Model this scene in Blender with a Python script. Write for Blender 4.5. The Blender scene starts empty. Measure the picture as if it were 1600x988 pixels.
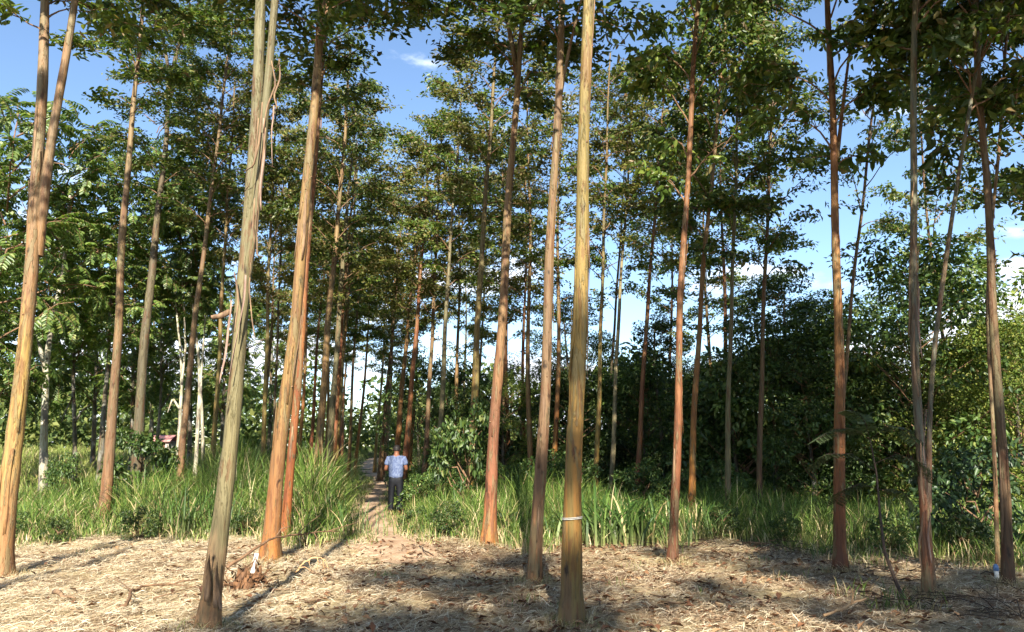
import bpy, math, random
import numpy as np
from mathutils import Vector, Matrix

# ------------------------------------------------------------------ camera, sky, sun, exposure
SC = bpy.context.scene
COL = SC.collection
F = 1180.0                      # focal length in photo pixels (1600 wide)
PITCH = math.radians(10.1)
CAMH = 1.6
cam = bpy.data.cameras.new('camera')
cam.sensor_width = 36.0
cam.lens = 36.0 * F / 1600.0
cam.clip_end = 2000.0
camo = bpy.data.objects.new('camera', cam)
COL.objects.link(camo)
camo.location = (0, 0, CAMH)
camo.rotation_euler = (math.pi / 2 + PITCH, 0, 0)
SC.camera = camo

SUN_EL = math.radians(32.0)
SUN_AZ = (0.06, -1.0)           # horizontal direction towards the sun (behind the camera, a little right)
_n = math.hypot(*SUN_AZ)
SX, SY = SUN_AZ[0] / _n, SUN_AZ[1] / _n
SUNV = Vector((SX * math.cos(SUN_EL), SY * math.cos(SUN_EL), math.sin(SUN_EL)))
sl = bpy.data.lights.new('sun', 'SUN')
sl.energy = 5.0
sl.angle = math.radians(0.55)
sl.color = (1.0, 0.93, 0.80)
so = bpy.data.objects.new('sun', sl)
COL.objects.link(so)
so.rotation_euler = SUNV.to_track_quat('Z', 'Y').to_euler()

W = bpy.data.worlds.new('World')
SC.world = W
W.use_nodes = True
nt = W.node_tree
for n in list(nt.nodes):
    nt.nodes.remove(n)
wo = nt.nodes.new('ShaderNodeOutputWorld')
bg = nt.nodes.new('ShaderNodeBackground')
sky = nt.nodes.new('ShaderNodeTexSky')
sky.sky_type = 'NISHITA'
sky.sun_disc = False
sky.sun_elevation = SUN_EL
sky.sun_rotation = math.atan2(SX, SY)
sky.air_density = 1.0
sky.dust_density = 0.3
sky.ozone_density = 3.0
bg.inputs['Strength'].default_value = 0.085
# clouds: white banks low over the horizon, thinning out upwards
tc = nt.nodes.new('ShaderNodeTexCoord')
sep = nt.nodes.new('ShaderNodeSeparateXYZ')
nt.links.new(tc.outputs['Generated'], sep.inputs[0])
mp = nt.nodes.new('ShaderNodeMapping')
mp.inputs['Scale'].default_value = (1.0, 1.0, 2.6)
mp.inputs['Location'].default_value = (0.35, 0.2, 0.1)
nt.links.new(tc.outputs['Generated'], mp.inputs[0])
cn = nt.nodes.new('ShaderNodeTexNoise')
cn.inputs['Scale'].default_value = 3.4
cn.inputs['Detail'].default_value = 9.0
cn.inputs['Roughness'].default_value = 0.56
nt.links.new(mp.outputs[0], cn.inputs['Vector'])
el = nt.nodes.new('ShaderNodeMapRange')
el.inputs['From Min'].default_value = 0.0
el.inputs['From Max'].default_value = 0.5
el.inputs['To Min'].default_value = 0.10
el.inputs['To Max'].default_value = -0.10
nt.links.new(sep.outputs[2], el.inputs[0])
ad = nt.nodes.new('ShaderNodeMath')
ad.operation = 'ADD'
nt.links.new(cn.outputs[0], ad.inputs[0])
nt.links.new(el.outputs[0], ad.inputs[1])
cr = nt.nodes.new('ShaderNodeMapRange')
cr.interpolation_type = 'SMOOTHSTEP'
cr.inputs['From Min'].default_value = 0.535
cr.inputs['From Max'].default_value = 0.64
nt.links.new(ad.outputs[0], cr.inputs[0])
mx = nt.nodes.new('ShaderNodeMix')
mx.data_type = 'RGBA'
nt.links.new(cr.outputs[0], mx.inputs[0])
nt.links.new(sky.outputs[0], mx.inputs[6])
mx.inputs[7].default_value = (6.6, 7.0, 7.6, 1)
nt.links.new(mx.outputs[2], bg.inputs[0])
nt.links.new(bg.outputs[0], wo.inputs[0])

SC.view_settings.view_transform = 'Standard'
SC.view_settings.look = 'None'
SC.view_settings.exposure = 1.6
SC.view_settings.gamma = 1.0
SC.cycles.max_bounces = 4
SC.cycles.diffuse_bounces = 2
SC.cycles.glossy_bounces = 2
SC.cycles.transmission_bounces = 4
SC.cycles.transparent_max_bounces = 4
SC.cycles.use_adaptive_sampling = True
SC.cycles.adaptive_threshold = 0.02
SC.cycles.use_light_tree = False
W.cycles.sampling_method = 'NONE'
SC.cycles.use_denoising = True
SC.cycles.denoiser = 'OPENIMAGEDENOISE'
SC.cycles.caustics_reflective = False
SC.cycles.caustics_refractive = False

RNG = np.random.default_rng(7)
random.seed(7)
GR = 2.399963

# ------------------------------------------------------------------ geometry helpers
CP, SP = math.cos(PITCH), math.sin(PITCH)


def smooth01(t):
    t = np.clip(t, 0, 1)
    return t * t * (3 - 2 * t)


def terrain(x, y):
    """height of the ground: level clearing, a field that rises gently to the left and far away"""
    x = np.asarray(x, float)
    y = np.asarray(y, float)
    far = smooth01((y - 24) / 60) * 1.3
    left = smooth01((-x - 8) / 14) * smooth01((y - 16) / 30) * 0.5
    bump = 0.035 * np.sin(x * 1.3 + 0.7 * y) * np.cos(y * 0.9 - 0.4 * x) + 0.02 * np.sin(3.1 * x + 1.2) * np.sin(2.7 * y)
    near = 1 - smooth01((y - 15) / 4)
    bump = bump + near * (0.022 * np.sin(4.3 * x + 1.7 * np.sin(1.9 * y)) * np.sin(3.9 * y + 1.3 * np.sin(2.3 * x)) + 0.012 * np.sin(9.1 * x + 2 * y) * np.sin(8.3 * y - x))
    return far + left + bump


def at(px, py, d):
    """world point on the photo ray (px, py) at forward distance d"""
    a = (px - 800.0) / F
    b = -(py - 494.0) / F
    dy = CP - b * SP
    dz = SP + b * CP
    t = d / dy
    return np.array([a * t, d, CAMH + t * dz])


def ground_d(py):
    """forward distance where the photo row meets level ground"""
    b = -(py - 494.0) / F
    return -CAMH * (CP - b * SP) / (SP + b * CP)


def mk_mesh(name, verts, faces, smooth=False, attr=None):
    """faces: list of (M,k) integer arrays"""
    verts = np.asarray(verts, np.float32).reshape(-1, 3)
    me = bpy.data.meshes.new(name)
    faces = [np.asarray(f, np.int32) for f in faces if len(f)]
    loops = np.concatenate([f.ravel() for f in faces])
    counts = np.concatenate([np.full(len(f), f.shape[1], np.int32) for f in faces])
    starts = np.concatenate([[0], np.cumsum(counts)[:-1]]).astype(np.int32)
    me.vertices.add(len(verts))
    me.vertices.foreach_set('co', verts.ravel())
    me.loops.add(len(loops))
    me.loops.foreach_set('vertex_index', loops)
    me.polygons.add(len(counts))
    me.polygons.foreach_set('loop_start', starts)
    me.polygons.foreach_set('loop_total', counts)
    if smooth:
        me.polygons.foreach_set('use_smooth', np.ones(len(counts), bool))
    if attr:
        for k, v in attr.items():
            a = me.attributes.new(k, 'FLOAT', 'POINT')
            a.data.foreach_set('value', np.asarray(v, np.float32))
    me.update(calc_edges=True)
    return me


class MB:
    def __init__(self):
        self.v, self.f, self.n = [], [], 0

    def add(self, v, f):
        v = np.asarray(v, float).reshape(-1, 3)
        for a in f:
            self.f.append(np.asarray(a, int) + self.n)
        self.v.append(v)
        self.n += len(v)

    def mesh(self, name, smooth=False):
        byk = {}
        for a in self.f:
            if len(a):
                byk.setdefault(a.shape[1], []).append(a)
        return mk_mesh(name, np.concatenate(self.v), [np.concatenate(x) for x in byk.values()], smooth)

    def box(self, c, s, rz=0.0):
        c = np.asarray(c, float)
        s = np.asarray(s, float) / 2
        v = np.array([[x, y, z] for x in (-1, 1) for y in (-1, 1) for z in (-1, 1)]) * s
        ca, sa = math.cos(rz), math.sin(rz)
        v = np.stack([v[:, 0] * ca - v[:, 1] * sa, v[:, 0] * sa + v[:, 1] * ca, v[:, 2]], 1) + c
        self.add(v, [np.array([[0, 1, 3, 2], [4, 6, 7, 5], [0, 4, 5, 1], [2, 3, 7, 6], [0, 2, 6, 4], [1, 5, 7, 3]])])

    def tube(self, pts, rad, k=6, cap=True, wob=0.0, rng=None):
        pts = np.asarray(pts, float)
        n = len(pts)
        rad = np.broadcast_to(np.asarray(rad, float), (n,))
        tan = np.gradient(pts, axis=0)
        tan /= np.linalg.norm(tan, axis=1, keepdims=True) + 1e-9
        ref = np.array([1.0, 0, 0]) if abs(tan[:, 0].mean()) < 0.8 else np.array([0, 1.0, 0])
        u = np.cross(tan, ref)
        u /= np.linalg.norm(u, axis=1, keepdims=True) + 1e-9
        w = np.cross(tan, u)
        a = np.arange(k) * 2 * np.pi / k
        r = rad[:, None] * np.ones(k)
        if wob:
            r = r * (1 + wob * (rng or RNG).normal(size=r.shape))
        v = pts[:, None, :] + r[..., None] * (np.cos(a)[None, :, None] * u[:, None, :] + np.sin(a)[None, :, None] * w[:, None, :])
        i = np.arange(n - 1)[:, None] * k
        j = np.arange(k)[None, :]
        j2 = (j + 1) % k
        q = np.stack([i + j, i + k + j, i + k + j2, i + j2], -1).reshape(-1, 4)
        fs = [q]
        if cap:
            fs.append(np.arange(k)[None, :])
            fs.append(((n - 1) * k + np.arange(k))[None, ::-1])
        self.add(v.reshape(-1, 3), fs)


def obj(name, me, mat=None, parent=None, loc=None):
    o = bpy.data.objects.new(name, me)
    COL.objects.link(o)
    if mat is not None and me is not None and len(me.materials) == 0:
        me.materials.append(mat)
    if parent is not None:
        o.parent = parent
    if loc is not None:
        o.location = loc
    return o


def tag(o, label=None, cat=None, group=None, kind=None):
    if label:
        o['label'] = label
    if cat:
        o['category'] = cat
    if group:
        o['group'] = group
    if kind:
        o['kind'] = kind
    return o


def empty(name, loc, label=None, cat=None, group=None):
    o = obj(name, None, loc=tuple(loc))
    o.empty_display_size = 0.2
    return tag(o, label, cat, group)


# ------------------------------------------------------------------ materials
def lin(c, k=1.0):
    return tuple(((x / 255.0) / 12.92 if x / 255.0 <= 0.04045 else ((x / 255.0 + 0.055) / 1.055) ** 2.4) * k for x in c) + (1.0,)


def new_mat(name):
    m = bpy.data.materials.new(name)
    m.use_nodes = True
    t = m.node_tree
    for n in list(t.nodes):
        t.nodes.remove(n)
    out = t.nodes.new('ShaderNodeOutputMaterial')
    p = t.nodes.new('ShaderNodeBsdfPrincipled')
    t.links.new(p.outputs[0], out.inputs[0])
    p.inputs['Specular IOR Level'].default_value = 0.3
    return m, t, p, out


def node(t, kind, **kw):
    n = t.nodes.new('ShaderNode' + kind)
    for k, v in kw.items():
        if k in n.inputs:
            n.inputs[k].default_value = v
        else:
            setattr(n, k, v)
    return n


def ramp(t, stops, src=None, interp='LINEAR'):
    r = t.nodes.new('ShaderNodeValToRGB')
    r.color_ramp.interpolation = interp
    e = r.color_ramp.elements
    while len(e) > 1:
        e.remove(e[-1])
    e[0].position, e[0].color = stops[0]
    for p, c in stops[1:]:
        x = e.new(min(max(p, 0), 1))
        x.color = c
    if src is not None:
        t.links.new(src, r.inputs[0])
    return r


def mixc(t, fac, a, b, mode='MIX'):
    m = t.nodes.new('ShaderNodeMix')
    m.data_type = 'RGBA'
    m.blend_type = mode
    for i, x in ((0, fac), (6, a), (7, b)):
        if hasattr(x, 'is_linked') or hasattr(x, 'links'):
            t.links.new(x, m.inputs[i])
        else:
            m.inputs[i].default_value = x
    return m.outputs[2]


def noise(t, vec, scale, detail=4.0, rough=0.55, dist=0.0):
    n = node(t, 'TexNoise')
    n.inputs['Scale'].default_value = scale
    n.inputs['Detail'].default_value = detail
    n.inputs['Roughness'].default_value = rough
    n.inputs['Distortion'].default_value = dist
    if vec is not None:
        t.links.new(vec, n.inputs['Vector'])
    return n.outputs[0]


def mapping(t, src, scale, loc=(0, 0, 0)):
    m = t.nodes.new('ShaderNodeMapping')
    m.inputs['Scale'].default_value = scale
    m.inputs['Location'].default_value = loc
    t.links.new(src, m.inputs[0])
    return m.outputs[0]


def leaf_mat(name, stops, trans=0.3, rough=0.5, spec=0.35, objvar=0.34, tcol=None):
    m, t, p, out = new_mat(name)
    g = t.nodes.new('ShaderNodeNewGeometry')
    r = ramp(t, stops, g.outputs['Random Per Island'])
    oi = t.nodes.new('ShaderNodeObjectInfo')
    mr = node(t, 'MapRange')
    mr.inputs['To Min'].default_value = 1 - objvar
    mr.inputs['To Max'].default_value = 1 + objvar
    t.links.new(oi.outputs['Random'], mr.inputs[0])
    hs = node(t, 'HueSaturation')
    t.links.new(r.outputs[0], hs.inputs['Color'])
    t.links.new(mr.outputs[0], hs.inputs['Value'])
    p.inputs['Roughness'].default_value = rough
    p.inputs['Specular IOR Level'].default_value = spec
    t.links.new(hs.outputs[0], p.inputs['Base Color'])
    tr = node(t, 'BsdfTranslucent')
    yc = mixc(t, 1.0, hs.outputs[0], tcol or (1.25, 1.3, 0.55, 1), 'MULTIPLY')
    t.links.new(yc, tr.inputs['Color'])
    ms = node(t, 'MixShader')
    ms.inputs[0].default_value = trans
    t.links.new(p.outputs[0], ms.inputs[1])
    t.links.new(tr.outputs[0], ms.inputs[2])
    t.links.new(ms.outputs[0], out.inputs[0])
    return m


def bark_mat(name, stops, second, streak=0.8, dark=(70, 52, 38), rot=0.0, k=0.5, rough=0.6, patch=0.0, patchcol=(180, 175, 165)):
    """bark whose hue changes with height (stops: metres, sRGB), with long vertical peel streaks"""
    m, t, p, out = new_mat(name)
    tcn = node(t, 'TexCoord')
    P = tcn.outputs['Object']
    sp = node(t, 'SeparateXYZ')
    t.links.new(P, sp.inputs[0])
    wob = noise(t, mapping(t, P, (5, 5, 0.9), (rot, 0, 0)), 1.6, 4.0)
    ma = node(t, 'Math', operation='MULTIPLY_ADD')
    t.links.new(wob, ma.inputs[0])
    ma.inputs[1].default_value = 1.5
    t.links.new(sp.outputs[2], ma.inputs[2])
    mr = node(t, 'MapRange')
    mr.inputs['From Min'].default_value = 0.75
    mr.inputs['From Max'].default_value = 10.75
    t.links.new(ma.outputs[0], mr.inputs[0])
    base = ramp(t, [(h / 10.0, lin(c, k)) for h, c in stops], mr.outputs[0]).outputs[0]
    # vertical streaks of another hue
    s1 = noise(t, mapping(t, P, (16, 16, 0.75), (rot * 3, 1, 0)), 1.0, 5.0, 0.6)
    r1 = ramp(t, [(0.46, (0, 0, 0, 1)), (0.62, (1, 1, 1, 1))], s1).outputs[0]
    f1 = node(t, 'Math', operation='MULTIPLY')
    t.links.new(r1, f1.inputs[0])
    f1.inputs[1].default_value = streak
    c = mixc(t, f1.outputs[0], base, lin(second, k))
    # fine dark streaks
    s2 = noise(t, mapping(t, P, (60, 60, 3.0), (0, rot, 0)), 1.0, 4.0, 0.65)
    r2 = ramp(t, [(0.30, (0.45, 0.45, 0.45, 1)), (0.5, (1, 1, 1, 1))], s2).outputs[0]
    c = mixc(t, 0.85, c, r2, 'MULTIPLY')
    # knots and blotches
    s3 = noise(t, mapping(t, P, (9, 9, 4), (3, rot, 2)), 1.0, 3.0)
    r3 = ramp(t, [(0.28, (1, 1, 1, 1)), (0.38, (0, 0, 0, 1))], s3).outputs[0]
    c = mixc(t, r3, c, lin(dark, k))
    s5 = noise(t, mapping(t, P, (11, 11, 1.5), (rot, 5, 2)), 1.0, 6.0, 0.66, 0.4)
    r5 = ramp(t, [(0.545, (0, 0, 0, 1)), (0.575, (1, 1, 1, 1))], s5).outputs[0]
    f5 = node(t, 'Math', operation='MULTIPLY')
    t.links.new(r5, f5.inputs[0])
    f5.inputs[1].default_value = 0.6
    c = mixc(t, f5.outputs[0], c, lin((150, 138, 108), k))
    s6 = noise(t, mapping(t, P, (13, 13, 1.9), (rot, 15, 8)), 1.0, 6.0, 0.66, 0.4)
    r6 = ramp(t, [(0.56, (0, 0, 0, 1)), (0.585, (1, 1, 1, 1))], s6).outputs[0]
    f6 = node(t, 'Math', operation='MULTIPLY')
    t.links.new(r6, f6.inputs[0])
    f6.inputs[1].default_value = 0.5
    c = mixc(t, f6.outputs[0], c, lin((128, 74, 50), k))
    c = mixc(t, 1.0, c, (0.97, 1.0, 0.84, 1), 'MULTIPLY')
    if patch:
        s4 = noise(t, mapping(t, P, (4.5, 4.5, 2.2), (7, rot, 2)), 1.0, 5.0, 0.62)
        r4 = ramp(t, [(0.5 - 0.15 * patch, (0, 0, 0, 1)), (0.62 - 0.15 * patch, (1, 1, 1, 1))], s4).outputs[0]
        c = mixc(t, r4, c, lin(patchcol, k))
    t.links.new(c, p.inputs['Base Color'])
    p.inputs['Roughness'].default_value = rough
    b = node(t, 'Bump')
    b.inputs['Strength'].default_value = 0.75
    b.inputs['Distance'].default_value = 0.014
    hsum = node(t, 'Math', operation='ADD')
    t.links.new(s2, hsum.inputs[0])
    t.links.new(r5, hsum.inputs[1])
    t.links.new(hsum.outputs[0], b.inputs['Height'])
    t.links.new(b.outputs[0], p.inputs['Normal'])
    return m


def plain_mat(name, c1, c2, scale=12.0, stretch=(1, 1, 1), rough=0.7, bump=0.2, k=0.8):
    m, t, p, out = new_mat(name)
    tcn = node(t, 'TexCoord')
    n = noise(t, mapping(t, tcn.outputs['Object'], stretch), scale, 5.0, 0.6)
    r = ramp(t, [(0.32, lin(c1, k)), (0.68, lin(c2, k))], n).outputs[0]
    t.links.new(r, p.inputs['Base Color'])
    p.inputs['Roughness'].default_value = rough
    if bump:
        b = node(t, 'Bump')
        b.inputs['Strength'].default_value = bump
        b.inputs['Distance'].default_value = 0.02
        t.links.new(n, b.inputs['Height'])
        t.links.new(b.outputs[0], p.inputs['Normal'])
    return m


M = {}
M['leaf'] = leaf_mat('eucalypt_leaf', [
    (0.0, (0.042, 0.078, 0.016, 1)), (0.40, (0.078, 0.130, 0.022, 1)), (0.70, (0.125, 0.175, 0.030, 1)),
    (0.88, (0.19, 0.215, 0.045, 1)), (0.96, (0.24, 0.195, 0.075, 1)), (1.0, (0.17, 0.105, 0.055, 1))], trans=0.38, rough=0.42, spec=0.45)
M['leaf_khaki'] = leaf_mat('eucalypt_leaf_khaki', [
    (0.0, (0.060, 0.085, 0.018, 1)), (0.35, (0.11, 0.135, 0.028, 1)), (0.65, (0.18, 0.185, 0.045, 1)),
    (0.86, (0.24, 0.205, 0.070, 1)), (1.0, (0.20, 0.125, 0.065, 1))], trans=0.38, rough=0.45, spec=0.4)
M['leaf_bright'] = leaf_mat('pinnate_leaf', [
    (0.0, (0.050, 0.092, 0.022, 1)), (0.5, (0.095, 0.155, 0.034, 1)), (0.85, (0.165, 0.225, 0.050, 1)), (1.0, (0.26, 0.27, 0.08, 1))],
    trans=0.42, rough=0.38, spec=0.5)
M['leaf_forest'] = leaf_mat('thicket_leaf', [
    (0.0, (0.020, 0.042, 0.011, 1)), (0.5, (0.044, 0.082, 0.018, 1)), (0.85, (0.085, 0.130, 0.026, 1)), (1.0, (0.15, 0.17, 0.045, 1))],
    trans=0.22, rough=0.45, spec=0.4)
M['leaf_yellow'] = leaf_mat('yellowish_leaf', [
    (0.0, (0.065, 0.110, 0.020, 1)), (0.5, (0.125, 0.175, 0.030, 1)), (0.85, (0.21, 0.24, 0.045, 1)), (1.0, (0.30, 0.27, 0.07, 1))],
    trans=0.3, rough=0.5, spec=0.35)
M['leaf_far'] = leaf_mat('distant_leaf', [
    (0.0, (0.045, 0.080, 0.022, 1)), (0.5, (0.095, 0.140, 0.035, 1)), (1.0, (0.20, 0.22, 0.06, 1))], trans=0.2, rough=0.6, spec=0.2)
M['leaf_dark'] = leaf_mat('glossy_dark_leaf', [
    (0.0, (0.014, 0.030, 0.012, 1)), (0.6, (0.026, 0.050, 0.018, 1)), (1.0, (0.05, 0.085, 0.03, 1))], trans=0.15, rough=0.4, spec=0.4)
M['feather'] = leaf_mat('feathery_leaf', [
    (0.0, (0.050, 0.075, 0.030, 1)), (1.0, (0.095, 0.125, 0.055, 1))], trans=0.3, rough=0.5)
M['twig'] = plain_mat('twig_bark', (96, 70, 52), (150, 118, 88), 14, (1, 1, 0.3))
M['pale_wood'] = plain_mat('pale_dry_wood', (170, 128, 92), (214, 178, 130), 22, (1, 1, 1))
M['dark_twig'] = plain_mat('dark_damp_twig', (46, 36, 30), (86, 68, 54), 18)
M['stump'] = plain_mat('rotten_orange_wood', (58, 40, 28), (140, 100, 66), 9, (3, 3, 0.6), bump=0.6)
M['white_paint'] = plain_mat('weathered_white_paint', (205, 205, 198), (236, 236, 230), 9, bump=0.1, k=0.85)
M['wire'] = plain_mat('pale_binding_wire', (176, 172, 160), (216, 212, 202), 20, bump=0.1)
M['peel'] = plain_mat('peeled_bark', (92, 72, 58), (160, 130, 98), 6, (6, 6, 1), bump=0.4)
M['peel_grey'] = plain_mat('peeled_bark_grey', (120, 96, 84), (176, 146, 128), 6, (6, 6, 1), bump=0.4)


def blade_mat(name, green, dry, trans=0.3):
    m, t, p, out = new_mat(name)
    g = t.nodes.new('ShaderNodeNewGeometry')
    r = ramp(t, green, g.outputs['Random Per Island'])
    d = ramp(t, dry, g.outputs['Random Per Island'])
    a = node(t, 'Attribute', attribute_name='dry')
    c = mixc(t, a.outputs['Fac'], r.outputs[0], d.outputs[0])
    t.links.new(c, p.inputs['Base Color'])
    p.inputs['Roughness'].default_value = 0.5
    tr = node(t, 'BsdfTranslucent')
    t.links.new(c, tr.inputs['Color'])
    ms = node(t, 'MixShader')
    ms.inputs[0].default_value = trans
    t.links.new(p.outputs[0], ms.inputs[1])
    t.links.new(tr.outputs[0], ms.inputs[2])
    t.links.new(ms.outputs[0], out.inputs[0])
    return m


DRY = [(0.0, (0.30, 0.21, 0.10, 1)), (0.4, (0.50, 0.39, 0.20, 1)), (0.8, (0.66, 0.56, 0.33, 1)), (1.0, (0.33, 0.20, 0.10, 1))]
M['grass'] = blade_mat('tall_grass_blade', [(0.0, (0.045, 0.090, 0.016, 1)), (0.45, (0.085, 0.160, 0.024, 1)), (0.8, (0.15, 0.235, 0.040, 1)), (1.0, (0.30, 0.33, 0.09, 1))], DRY)
M['field'] = blade_mat('field_grass_blade', [(0.0, (0.11, 0.17, 0.030, 1)), (0.5, (0.19, 0.25, 0.045, 1)), (1.0, (0.32, 0.34, 0.09, 1))], DRY)
M['sword'] = blade_mat('broad_grass_blade', [(0.0, (0.030, 0.075, 0.018, 1)), (0.6, (0.065, 0.135, 0.026, 1)), (1.0, (0.12, 0.20, 0.04, 1))], DRY, 0.25)
M['straw'] = blade_mat('cut_straw', [(0.0, (0.38, 0.28, 0.15, 1)), (0.3, (0.56, 0.42, 0.26, 1)), (0.7, (0.68, 0.58, 0.40, 1)), (1.0, (0.78, 0.70, 0.53, 1))],
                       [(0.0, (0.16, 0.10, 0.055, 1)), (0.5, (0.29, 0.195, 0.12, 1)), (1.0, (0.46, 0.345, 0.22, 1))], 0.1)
M['litter'] = leaf_mat('fallen_leaf', [(0.0, (0.07, 0.030, 0.016, 1)), (0.5, (0.17, 0.075, 0.035, 1)), (1.0, (0.30, 0.18, 0.09, 1))], trans=0.05, rough=0.7)


def ground_mat():
    m, t, p, out = new_mat('ground_soil_and_straw')
    tcn = node(t, 'TexCoord')
    P = tcn.outputs['Object']
    n1 = noise(t, P, 0.55, 5.0, 0.6)
    n2 = noise(t, P, 9.0, 6.0, 0.7)
    n3 = noise(t, P, 55.0, 4.0, 0.7)
    straw = ramp(t, [(0.3, (0.17, 0.115, 0.06, 1)), (0.5, (0.42, 0.33, 0.18, 1)), (0.72, (0.60, 0.50, 0.30, 1))], n2).outputs[0]
    fine = ramp(t, [(0.3, (0.45, 0.42, 0.38, 1)), (0.6, (1, 1, 1, 1))], n3).outputs[0]
    straw = mixc(t, 0.8, straw, fine, 'MULTIPLY')
    soil = ramp(t, [(0.3, (0.10, 0.060, 0.035, 1)), (0.7, (0.22, 0.145, 0.09, 1))], n2).outputs[0]
    f = ramp(t, [(0.40, (0, 0, 0, 1)), (0.60, (1, 1, 1, 1))], n1).outputs[0]
    c = mixc(t, f, straw, soil)
    # under the tall grass and the wood the soil is dark humus; beyond, turf
    a = node(t, 'Attribute', attribute_name='humus')
    hum = ramp(t, [(0.3, (0.035, 0.040, 0.014, 1)), (0.7, (0.085, 0.105, 0.030, 1))], n2).outputs[0]
    c = mixc(t, a.outputs['Fac'], c, hum)
    t.links.new(c, p.inputs['Base Color'])
    p.inputs['Roughness'].default_value = 0.9
    p.inputs['Specular IOR Level'].default_value = 0.1
    b = node(t, 'Bump')
    b.inputs['Strength'].default_value = 0.8
    b.inputs['Distance'].default_value = 0.03
    t.links.new(n2, b.inputs['Height'])
    t.links.new(b.outputs[0], p.inputs['Normal'])
    return m


def path_mat():
    m, t, p, out = new_mat('trodden_path_earth')
    tcn = node(t, 'TexCoord')
    P = tcn.outputs['Object']
    n2 = noise(t, P, 2.2, 6.0, 0.7)
    n3 = noise(t, P, 30.0, 4.0, 0.7)
    c = ramp(t, [(0.3, (0.22, 0.13, 0.075, 1)), (0.5, (0.42, 0.28, 0.175, 1)), (0.7, (0.56, 0.42, 0.29, 1))], n2).outputs[0]
    c = mixc(t, 0.6, c, ramp(t, [(0.3, (0.5, 0.5, 0.5, 1)), (0.6, (1, 1, 1, 1))], n3).outputs[0], 'MULTIPLY')
    t.links.new(c, p.inputs['Base Color'])
    p.inputs['Roughness'].default_value = 0.9
    b = node(t, 'Bump')
    b.inputs['Strength'].default_value = 0.7
    b.inputs['Distance'].default_value = 0.03
    t.links.new(n2, b.inputs['Height'])
    t.links.new(b.outputs[0], p.inputs['Normal'])
    return m


# ------------------------------------------------------------------ clearing edge and path, in world coordinates
EDGE = [(-200, 862), (0, 858), (100, 853), (160, 838), (300, 846), (400, 842), (470, 852), (555, 850), (580, 822), (604, 806), (632, 810), (652, 842), (800, 858), (880, 852),
        (1000, 852), (1060, 858), (1120, 846), (1250, 862), (1400, 873), (1500, 882), (1600, 900), (1900, 930)]
EU, ED = [], []
for ex, ey in EDGE:
    dd = ground_d(ey)
    q = at(ex, ey, dd)
    EU.append(q[0] / dd)
    ED.append(dd)
EU, ED = np.array(EU), np.array(ED)


def edge_d(x, y):
    u = np.asarray(x) / np.maximum(np.asarray(y), 0.5)
    return np.interp(u, EU, ED)


def path_x(y):
    return -2.2 - 0.19 * (np.asarray(y) - 14.0) - 0.25 * np.sin((np.asarray(y) - 14) * 0.22)


# ------------------------------------------------------------------ ground
def make_ground():
    def warp(n, lo, hi, p=2.6):
        s = np.linspace(-1, 1, n)
        w = np.sign(s) * np.abs(s) ** p
        return np.where(w < 0, -w * lo, w * hi)
    gx = warp(241, -260, 260)
    gy = warp(241, -260, 520) + 8.0
    X, Y = np.meshgrid(gx, gy, indexing='ij')
    Z = terrain(X, Y)
    v = np.stack([X, Y, Z], -1).reshape(-1, 3)
    n, mth = len(gx), len(gy)
    i = np.arange(n - 1)[:, None] * mth
    j = np.arange(mth - 1)[None, :]
    q = np.stack([i + j, i + mth + j, i + mth + j + 1, i + j + 1], -1).reshape(-1, 4)
    hum = smooth01((Y - edge_d(X, Y)) / 1.2 + 0.2) * (Y > 3)
    me = mk_mesh('ground', v, [q], True, {'humus': hum.ravel()})
    tag(obj('ground', me, ground_mat()), 'straw covered clearing running into grassland and forest floor', 'ground', kind='structure')
    # the trodden path, a strip with ragged edges 4 mm and more above the ground
    ys = np.linspace(11.2, 62, 130)
    rows = []
    k = 7
    for y in ys:
        c = float(path_x(y))
        hw = 0.55 + 0.14 * math.sin(y * 1.7) + 0.1 * math.sin(y * 4.3 + 1)
        hw *= min(1, (y - 11.0) / 1.2) * (1 + 0.5 * math.exp(-((y - 14.5) / 1.6) ** 2))
        for s in np.linspace(-1, 1, k):
            x = c + s * hw + RNG.normal() * 0.04
            rows.append((x, y, float(terrain(x, y)) + 0.006 + 0.025 * (1 - s * s)))
    i = np.arange(len(ys) - 1)[:, None] * k
    j = np.arange(k - 1)[None, :]
    q = np.stack([i + j, i + j + 1, i + k + j + 1, i + k + j], -1).reshape(-1, 4)
    tag(obj('path', mk_mesh('path', rows, [q], True), path_mat()), 'narrow trodden earth path leading between the tree rows', 'path', kind='structure')


make_ground()


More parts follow.
